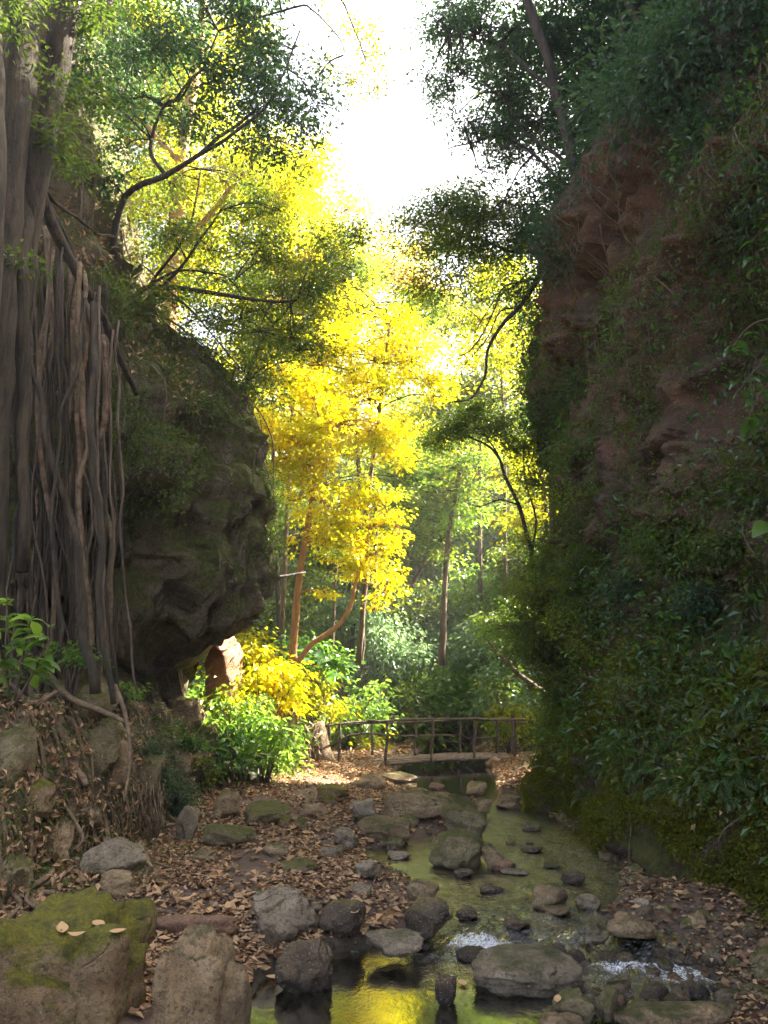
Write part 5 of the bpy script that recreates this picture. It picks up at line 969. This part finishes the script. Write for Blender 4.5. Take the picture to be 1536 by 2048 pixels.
# ferns
fr_n = 13
def frond_mesh(seed, L=.62, droop=.45):
    rg = np.random.default_rng(seed); b = MB(); t = np.linspace(0, 1, 16); x = t * L; z = .35 * L * np.sin(t * 2.0) - droop * L * t ** 2.2
    sp_ = np.stack([x, 0 * x, z], 1); b.tube(sp_[::3], .004, 3, 0, 0, 1, False)
    for s in (-1, 1):
        w = np.sin(np.pi * (t[1:] * .93 + .04)) ** .7 * L * .24; C_ = sp_[1:]; d = np.stack([.35 * w, s * w, -.12 * w], 1); b.leaves(C_, d, np.tile([0, 0, 1.0], (15, 1)), np.linalg.norm(d, axis=1), np.full(15, L * .065), .05)
    return b
FR = [frond_mesh(k, .62, .4 + .12 * k) for k in range(3)]; FRM = [mesh_from('frond', np.vstack(b.V), np.vstack(b.F), M['leaf_fresh'], False) for b in FR]; FRD = [mesh_from('frond', np.vstack(b.V), np.vstack(b.F), M['leaf_fern'], False) for b in FR]
def fern(loc, label, s, dark=True, seed=1, n=9, lean=(-.5, -.2), group=None):
    rg = np.random.default_rng(seed); root = empty('fern', loc, label, 'fern', group)
    for k in range(n):
        o = link('frond', (FRD if dark else FRM)[k % 3], root); o.rotation_euler = (rg.normal() * .15, rg.uniform(-.4, .3), k * 6.28 / n + rg.normal() * .2); ss = s * rg.uniform(.7, 1.15); o.scale = (ss, ss, ss)
    root.rotation_euler = (-lean[1], lean[0], 0); return root
FE = [(1290, 1445, 'fern in the middle of the mossy right bank'), (1350, 1480, 'fern right of the middle fern on the mossy bank'), (1240, 1470, 'fern left of the middle fern on the mossy bank'), (1280, 1540, 'fern low on the mossy bank beneath the middle one'), (1340, 1580, 'lowest fern on the mossy right bank'), (1200, 1520, 'fern near the dark crevice of the right bank'),
      (1180, 1590, 'small fern just above the stream on the right bank'), (1420, 1330, 'fern under the bluish bush on the right'), (1500, 1400, 'fern by the right edge of the picture'), (1390, 1390, 'fern above the bare rooty patch of the right bank'), (1250, 1350, 'fern below the olive bush on the right bank'), (1300, 1300, 'fern in the shade of the middle of the right bank'), (1470, 1280, 'fern high near the right edge'), (1150, 1440, 'fern at the lower left corner of the right bank'), (1450, 1560, 'fern over the moss near the right edge'), (1520, 1200, 'fern hanging at the right edge under the dark bush')]
bpy.context.view_layer.update(); dg = None
bvh_r = bvh_of(BANK, CLIFF); bvh_l = bvh_of(SD)
for i, (px, py, lab) in enumerate(FE):
    h = hit(bvh_r, px, py)
    if h[0] is None: continue
    fern(h[0] + Vector((-.03, -.03, 0)), lab, .42 + .2 * ((i * 7) % 5) / 5, True, 600 + i, 9, (-.75, -.3))
for i, (px, py, s, lab) in enumerate([(10, 1395, .5, 'fern with narrow fronds at the left edge under the big leaves'), (115, 1310, .35, 'small light fern below the hanging roots on the left'), (500, 1470, .6, 'fern in the green clump beside the path'), (300, 1480, .5, 'dark fern at the foot of the overhang'), (75, 1740, .35, 'small green fern on the roots at the left edge'), (420, 1530, .45, 'fern behind the squarish tilted stone')]):
    h = hit(bvh_g, px, py)
    if h[0] is not None: fern(h[0], lab, s, i in (0, 3), 640 + i, 9, (.2, -.1))
# bushes of the left bank
for i, (px, py, D, rx, ry, lf, lab) in enumerate([(300, 1540, 9.8, 50, 60, 'leaf_blue', 'small leaved bluish bush on the edge of the rooty bank'), (350, 1600, 10.2, 35, 50, 'leaf_blue', 'small leaved bush hanging beside the upright grey slab'), (375, 1480, 11.5, 40, 30, 'leaf_gloss', 'low glossy plant under the overhang tip'), (350, 1680, 10.3, 30, 30, 'leaf_mid', 'little plant at the foot of the upright grey slab'), (140, 1310, 8.4, 45, 20, 'leaf_fresh', 'light green sprigs below the hanging roots'), (40, 1340, 8.0, 40, 30, 'leaf_dark', 'dark weeds at the left edge below the big leaves'),
    (70, 1460, 8.2, 40, 18, 'leaf_dark', 'low dark weeds over the mossy rock at the left edge'), (300, 1450, 10.8, 40, 22, 'leaf_dark', 'dark leafy plant in front of the undercut'), (200, 1620, 9.2, 25, 25, 'leaf_dark', 'dark little plant in the hollow of the bank'), (400, 1540, 12, 30, 30, 'leaf_mid', 'small bright plant beside the tilted squarish stone'),
    (250, 1380, 9.6, 30, 15, 'leaf_fresh', 'tiny green plant at the ends of the fig roots')]):
    c = P(px, py + ry, D); shrub(lab, (c[0], D, H(c[0], D)), [(px, py, D, rx, ry), (px - rx * .4, py - ry * .5, D, rx * .5, ry * .4), (px + rx * .5, py + ry * .3, D, rx * .5, ry * .5)], lf, L=.045 if lf == 'leaf_blue' else .07, cov=1.4, seed=540 + i, pad=.09)
# bush growths along the upper left rock
for i, (px, py, D, rx, ry, lf, lab) in enumerate([(370, 730, 12.2, 60, 40, 'leaf_dark', 'dark twiggy bush on the sloping shoulder of the left rock'), (450, 860, 12.4, 45, 50, 'leaf_dark', 'dark bush on the nose of the left rock'), (300, 610, 12, 50, 50, 'leaf_dark', 'dark bush near the crest of the left rock'), (520, 970, 12.6, 35, 50, 'leaf_dark', 'leafy tuft at the outermost edge of the left rock'), (430, 1080, 12.3, 50, 30, 'leaf_dark', 'tuft of leaves on the belly of the left rock')]):
    shrub(lab, P(px - 10, py + ry, D + .2), [(px, py, D, rx, ry), (px - rx * .6, py + ry * .3, D, rx * .5, ry * .5), (px + rx * .5, py - ry * .3, D, rx * .5, ry * .5)], lf, L=.06, cov=.9, seed=560 + i, pad=.13, gap=0)

# big single leaves: every leaf its own part
BL = [big_leaf_mesh('leaf', M['leaf_fresh'], 1, w, -.25) for w in (.5, .6)]; BLG = [big_leaf_mesh('leaf', M['leaf_gloss'], 1, w, -.3) for w in (.36, .44)]
def leafy_plant(label, stems, n, s, ms, seed, name='broadleaf_plant', spread=.12, down=.2):
    rg = np.random.default_rng(seed); b0 = np.array(stems[0][0]); root = empty(name, b0, label, 'plant')
    for st in stems:
        m = MB(); q = m.tube(st, np.linspace(.014, .005, len(st)), 5, .02, seed, 4); part(m, 'stem', M['bark_brown'], root)
        for k in range(n):
            p = q[int(rg.uniform(.35, 1) * (len(q) - 1))]; o = link('leaf', ms[k % 2], root); o.location = p + rg.normal(size=3) * .01 - b0
            th = rg.uniform(0, 6.28); d = Vector((math.cos(th), math.sin(th) - .3, -down + rg.normal() * .25)).normalized(); up = (Vector((0, -.25, 1)) + Vector(rg.normal(size=3)) * .25)
            x = d.cross(up).normalized(); z = x.cross(d); o.rotation_euler = Matrix((x, d, z)).transposed().to_euler(); ss = s * rg.uniform(.6, 1.2); o.scale = (ss,) * 3
    return root
leafy_plant('bright broad leaved plant standing under the fig roots at the left edge', [[P(20, 1400, 7.2), P(10, 1290, 7.1), P(15, 1170, 7.0)], [P(30, 1400, 7.2), P(50, 1290, 7.1), P(75, 1190, 7.0)], [P(30, 1410, 7.2), P(80, 1320, 7.1), P(110, 1235, 7.0)], [P(0, 1400, 7.2), P(-20, 1290, 7.1), P(-10, 1180, 7.0)]], 16, .2, BL, 81)
leafy_plant('drooping dark broad leaves on a twig at the right edge', [[P(1560, 700, 7), P(1520, 730, 6.9), P(1470, 790, 6.8)], [P(1560, 740, 7), P(1520, 790, 6.9), P(1490, 850, 6.8)], [P(1560, 640, 7), P(1500, 650, 6.9), P(1450, 720, 6.8)]], 9, .2, BLG, 82, down=.8)
leafy_plant('large bright leaf poking in at the right edge over the dark bush', [[P(1580, 1080, 6.5), P(1560, 1050, 6.4), P(1535, 1040, 6.3)]], 2, .3, BL, 83, down=.3)
leafy_plant('glossy green plant at the foot of the right cliff near the right edge', [[P(1500, 560, 7.6), P(1500, 540, 7.5), P(1515, 500, 7.4)], [P(1520, 470, 7.6), P(1525, 450, 7.5), P(1500, 490, 7.4)]], 7, .2, BLG, 84, down=.5)
leafy_plant('dark glossy plant beside the green clump left of the path', [[P(470, 1560, 12.4), P(460, 1510, 12.3), P(470, 1470, 12.2)], [P(450, 1570, 12.4), P(430, 1520, 12.3), P(425, 1490, 12.2)], [P(480, 1570, 12.4), P(500, 1530, 12.3), P(510, 1500, 12.2)]], 10, .28, BLG, 85)
leafy_plant('palm leaved plant on the slope under the leaning yellow branch', [[P(620, 1360, 18), P(620, 1320, 17.9), P(615, 1290, 17.8)], [P(640, 1370, 18), P(660, 1330, 17.9), P(680, 1310, 17.8)]], 14, .6, BLG, 86)

# ------------------------------------------------------------------ logs
def log(label, pts, r, mat='wood', name='log', cat='log', broken=True):
    m = MB(); p = [np.asarray(q, float) for q in pts]; m.tube(p, r, 10, .05, int(abs(p[0][0]) * 100) + 3, 4); o = m.build(name, M[mat], None); tag(o, label, cat); return o
log('dark short log leaning on the left bank beside the path', [P(492, 1530, 14.2), P(512, 1565, 13.8), P(540, 1606, 13.4)], [.20, .19, .17], 'wood')
log('flat dark broken log lying across the leafy path', [G(545, 1712, .12), G(600, 1705, .14), G(676, 1700, .15)], [.04, .11, .15], 'wood')
log('dark log lying before the left end of the bridge', [G(582, 1566, .15), G(630, 1580, .2), G(668, 1585, .15)], [.10, .12, .09], 'wood')
log('pale stick lying on the path below the bridge', [G(672, 1580, .1), G(700, 1600, .15), G(724, 1618, .1)], [.03, .035, .02], 'dead_twig', 'stick', 'stick')
log('curved branch lying across the leaf litter near the flat slab', [G(640, 1600, .1), G(690, 1590, .2), G(760, 1606, .15)], [.03, .06, .04], 'wood', 'stick', 'stick')
log('thin stick poking up from the gravel at the moss edge', [G(1290, 1800, .1), P(1330, 1765, 8.2), P(1345, 1740, 8.4)], [.012, .01, .005], 'dead_twig', 'stick', 'stick')
log('horizontal broken branch behind the rock tip at mid height', [P(480, 1146, 14.0), P(560, 1152, 14.4), P(610, 1146, 14.8)], [.035, .03, .015], 'bark_dark', 'branch', 'branch')
stump = empty('root_stump', P(620, 1510, 17.6), 'tangled brown root stump left of the bridge', 'stump'); rg = np.random.default_rng(9)
m = MB(); m.tube([P(640, 1525, 17.8), P(636, 1480, 17.8), P(640, 1440, 17.9)], [.26, .2, .12], 10, .16, 5, 4); part(m, 'stump', M['root'], stump)
for k in range(16):
    x = rg.uniform(575, 650); m = MB(); m.tube([P(rg.uniform(600, 645), rg.uniform(1440, 1470), 17.7), P((x + 620) / 2, 1485, 17.4), P(x, rg.uniform(1500, 1530), 17.2)], [.035, .025, .012], 6, .08, k, 4); part(m, 'root', M['root'], stump)

# ------------------------------------------------------------------ the footbridge
br = empty('footbridge', P(850, 1520, 19.3), 'narrow arched footbridge of rough poles with two stick railings over the creek', 'bridge')
def DNf(px): return float(np.interp(px, [640, 1050], [17.3, 19.2]))
DN, DF = 18.6, 19.5
def skew(p): return (p[0], p[1] + (p[0] - .9) * .42 - .1, p[2])
def deckz(x): return .30 - .018 * (x - 1.6) ** 2
xs = np.linspace(P(636, 1520, DN)[0], P(1032, 1520, DN)[0], 12)
for k, dy in enumerate(np.linspace(0, .9, 7)):
    pts = [skew(q) for q in [(x, DN + dy + .02 * math.sin(x * 3 + k), deckz(x) - .03 * (k in (0, 6)) + .012 * math.sin(k * 5.1)) for x in xs]]
    m = MB(); m.tube(pts, .038 if k in (0, 6) else .042, 8, .02, 700 + k, 2); part(m, 'beam' if k in (0, 6) else 'deck_pole', M['wood'] if k in (0, 6) else M['deck'], br)
for k in range(12):
    x = xs[0] + (xs[-1] - xs[0]) * (k + .5) / 12; m = MB(); m.tube([skew((x, DN - .06, deckz(x) - .10)), skew((x, DF + .06, deckz(x) - .10))], .035, 6, .01, k, 1); part(m, 'crossbar', M['wood'], br)
rg = np.random.default_rng(71)
for px, t, b in [(678, 1450, 1536), (771, 1444, 1530), (864, 1440, 1524), (948, 1441, 1517), (1030, 1444, 1512)]:
    m = MB(); j = rg.normal(size=4) * 2.2; m.tube([P(px, b, DNf(px) - .07), P(px + j[0], (t + 2 * b) / 3, DNf(px) - .07), P(px + j[1] + 2, (2 * t + b) / 3, DNf(px) - .07), P(px, t - 4, DNf(px) - .07)], [.036, .032, .034, .028], 7, .02, px, 4); part(m, 'post', M['wood'], br)
for px, t, b in [(656, 1449, 1512), (743, 1445, 1511), (832, 1442, 1510), (919, 1441, 1508), (993, 1441, 1508), (1026, 1444, 1508)]:
    m = MB(); j = rg.normal(size=4) * 2.2; m.tube([P(px, b, DNf(px) + .97), P(px + j[0], (t + 2 * b) / 3, DNf(px) + .97), P(px + j[1], (2 * t + b) / 3, DNf(px) + .97), P(px, t - 3, DNf(px) + .97)], [.034, .03, .03, .026], 7, .02, px, 4); part(m, 'post', M['wood'], br)
for pts, r in [([(650, 1452, DN - .1), (700, 1445, DN - .1), (771, 1442, DN - .1)], .024), ([(735, 1443, DN - .13), (864, 1438, DN - .13), (960, 1438, DN - .13), (1050, 1441, DN - .13)], .03), ([(640, 1450, DF + .1), (743, 1446, DF + .1), (832, 1444, DF + .1)], .022), ([(800, 1445, DF + .12), (919, 1441, DF + .12), (1000, 1442, DF + .12), (1052, 1447, DF + .12)], .026),
               ([(638, 1500, DN - .1), (665, 1488, DN - .1), (700, 1472, DN - .1), (740, 1467, DN - .1), (771, 1470, DN - .1)], .024), ([(743, 1469, DF + .1), (832, 1471, DF + .1), (925, 1471, DF + .1)], .018), ([(930, 1476, DF + .1), (1003, 1475, DF + .1)], .02), ([(985, 1494, DF + .12), (1050, 1487, DF + .12)], .016), ([(771, 1472, DN - .1), (864, 1473, DN - .1)], .014)]:
    pts = [(q[0], q[1], q[2] - DN + DNf(q[0])) for q in pts]; m = MB(); m.tube(PP(pts), r, 6, .02, int(pts[0][0]), 5); part(m, 'rail', M['wood'], br)
#__PART3__

# say which bush or rock each root and twig hangs beside
MARK = [o for o in scene.objects if o.parent is None and o.get('category') == 'shrub' and o.location.y < 15]
for o in scene.objects:
    g = o.get('group', '')
    if o.parent is None and ('roots' in g or 'dry twigs' in g):
        n_ = len(o.data.vertices); c_ = Vector(); 
        for i_ in range(0, n_, max(n_ // 12, 1)): c_ += o.data.vertices[i_].co / len(range(0, n_, max(n_ // 12, 1)))
        b_ = min(MARK, key=lambda q: (q.location - c_).length); side = 'above' if c_.z > b_.location.z + .6 else 'below' if c_.z < b_.location.z - .5 else 'beside'
        tall_ = max(v.co.z for v in o.data.vertices) - min(v.co.z for v in o.data.vertices)
        hi_ = 'highest ' if c_.z > 9.2 else 'high ' if c_.z > 7.4 else 'mid height ' if c_.z > 5.6 else 'low '; far_ = 'near' if c_.y < 7.5 else 'far' if c_.y > 11 else ''
        o['label'] = hi_ + (far_ + ' ' if far_ else '') + ('long ' if tall_ > 2.4 else 'short ' if tall_ < 1.2 else '') + ('thick' if len(o.data.vertices) > 130 else 'thin') + (' dry twig ' if 'twigs' in g else ' left rock root ' if 'left rock' in g else ' dry cliff root ') + side + ' the ' + ' '.join(re.split(STOPS, b_['label'])[0].split()[:6])
# ------------------------------------------------------------------ the air of the gorge
hz = bpy.data.materials.new('haze'); hz.use_nodes = True; t = hz.node_tree; t.nodes.clear(); ho = t.nodes.new('ShaderNodeOutputMaterial'); pv = t.nodes.new('ShaderNodeVolumePrincipled')
pv.inputs['Color'].default_value = (0.92, 0.95, 1.0, 1); pv.inputs['Density'].default_value = 0.0014; pv.inputs['Anisotropy'].default_value = 0.35; t.links.new(pv.outputs[0], ho.inputs['Volume'])
m = MB(); a, b_ = np.array([-420.0, -80, -3]), np.array([420.0, 820, 62]); V = np.array([[x, y, z] for x in (a[0], b_[0]) for y in (a[1], b_[1]) for z in (a[2], b_[2])])
m.add(V, [[0, 1, 3, 2], [4, 6, 7, 5], [0, 4, 5, 1], [2, 3, 7, 6], [0, 2, 6, 4], [1, 5, 7, 3]]); o = m.build('haze', hz, None, False); o['kind'] = 'stuff'
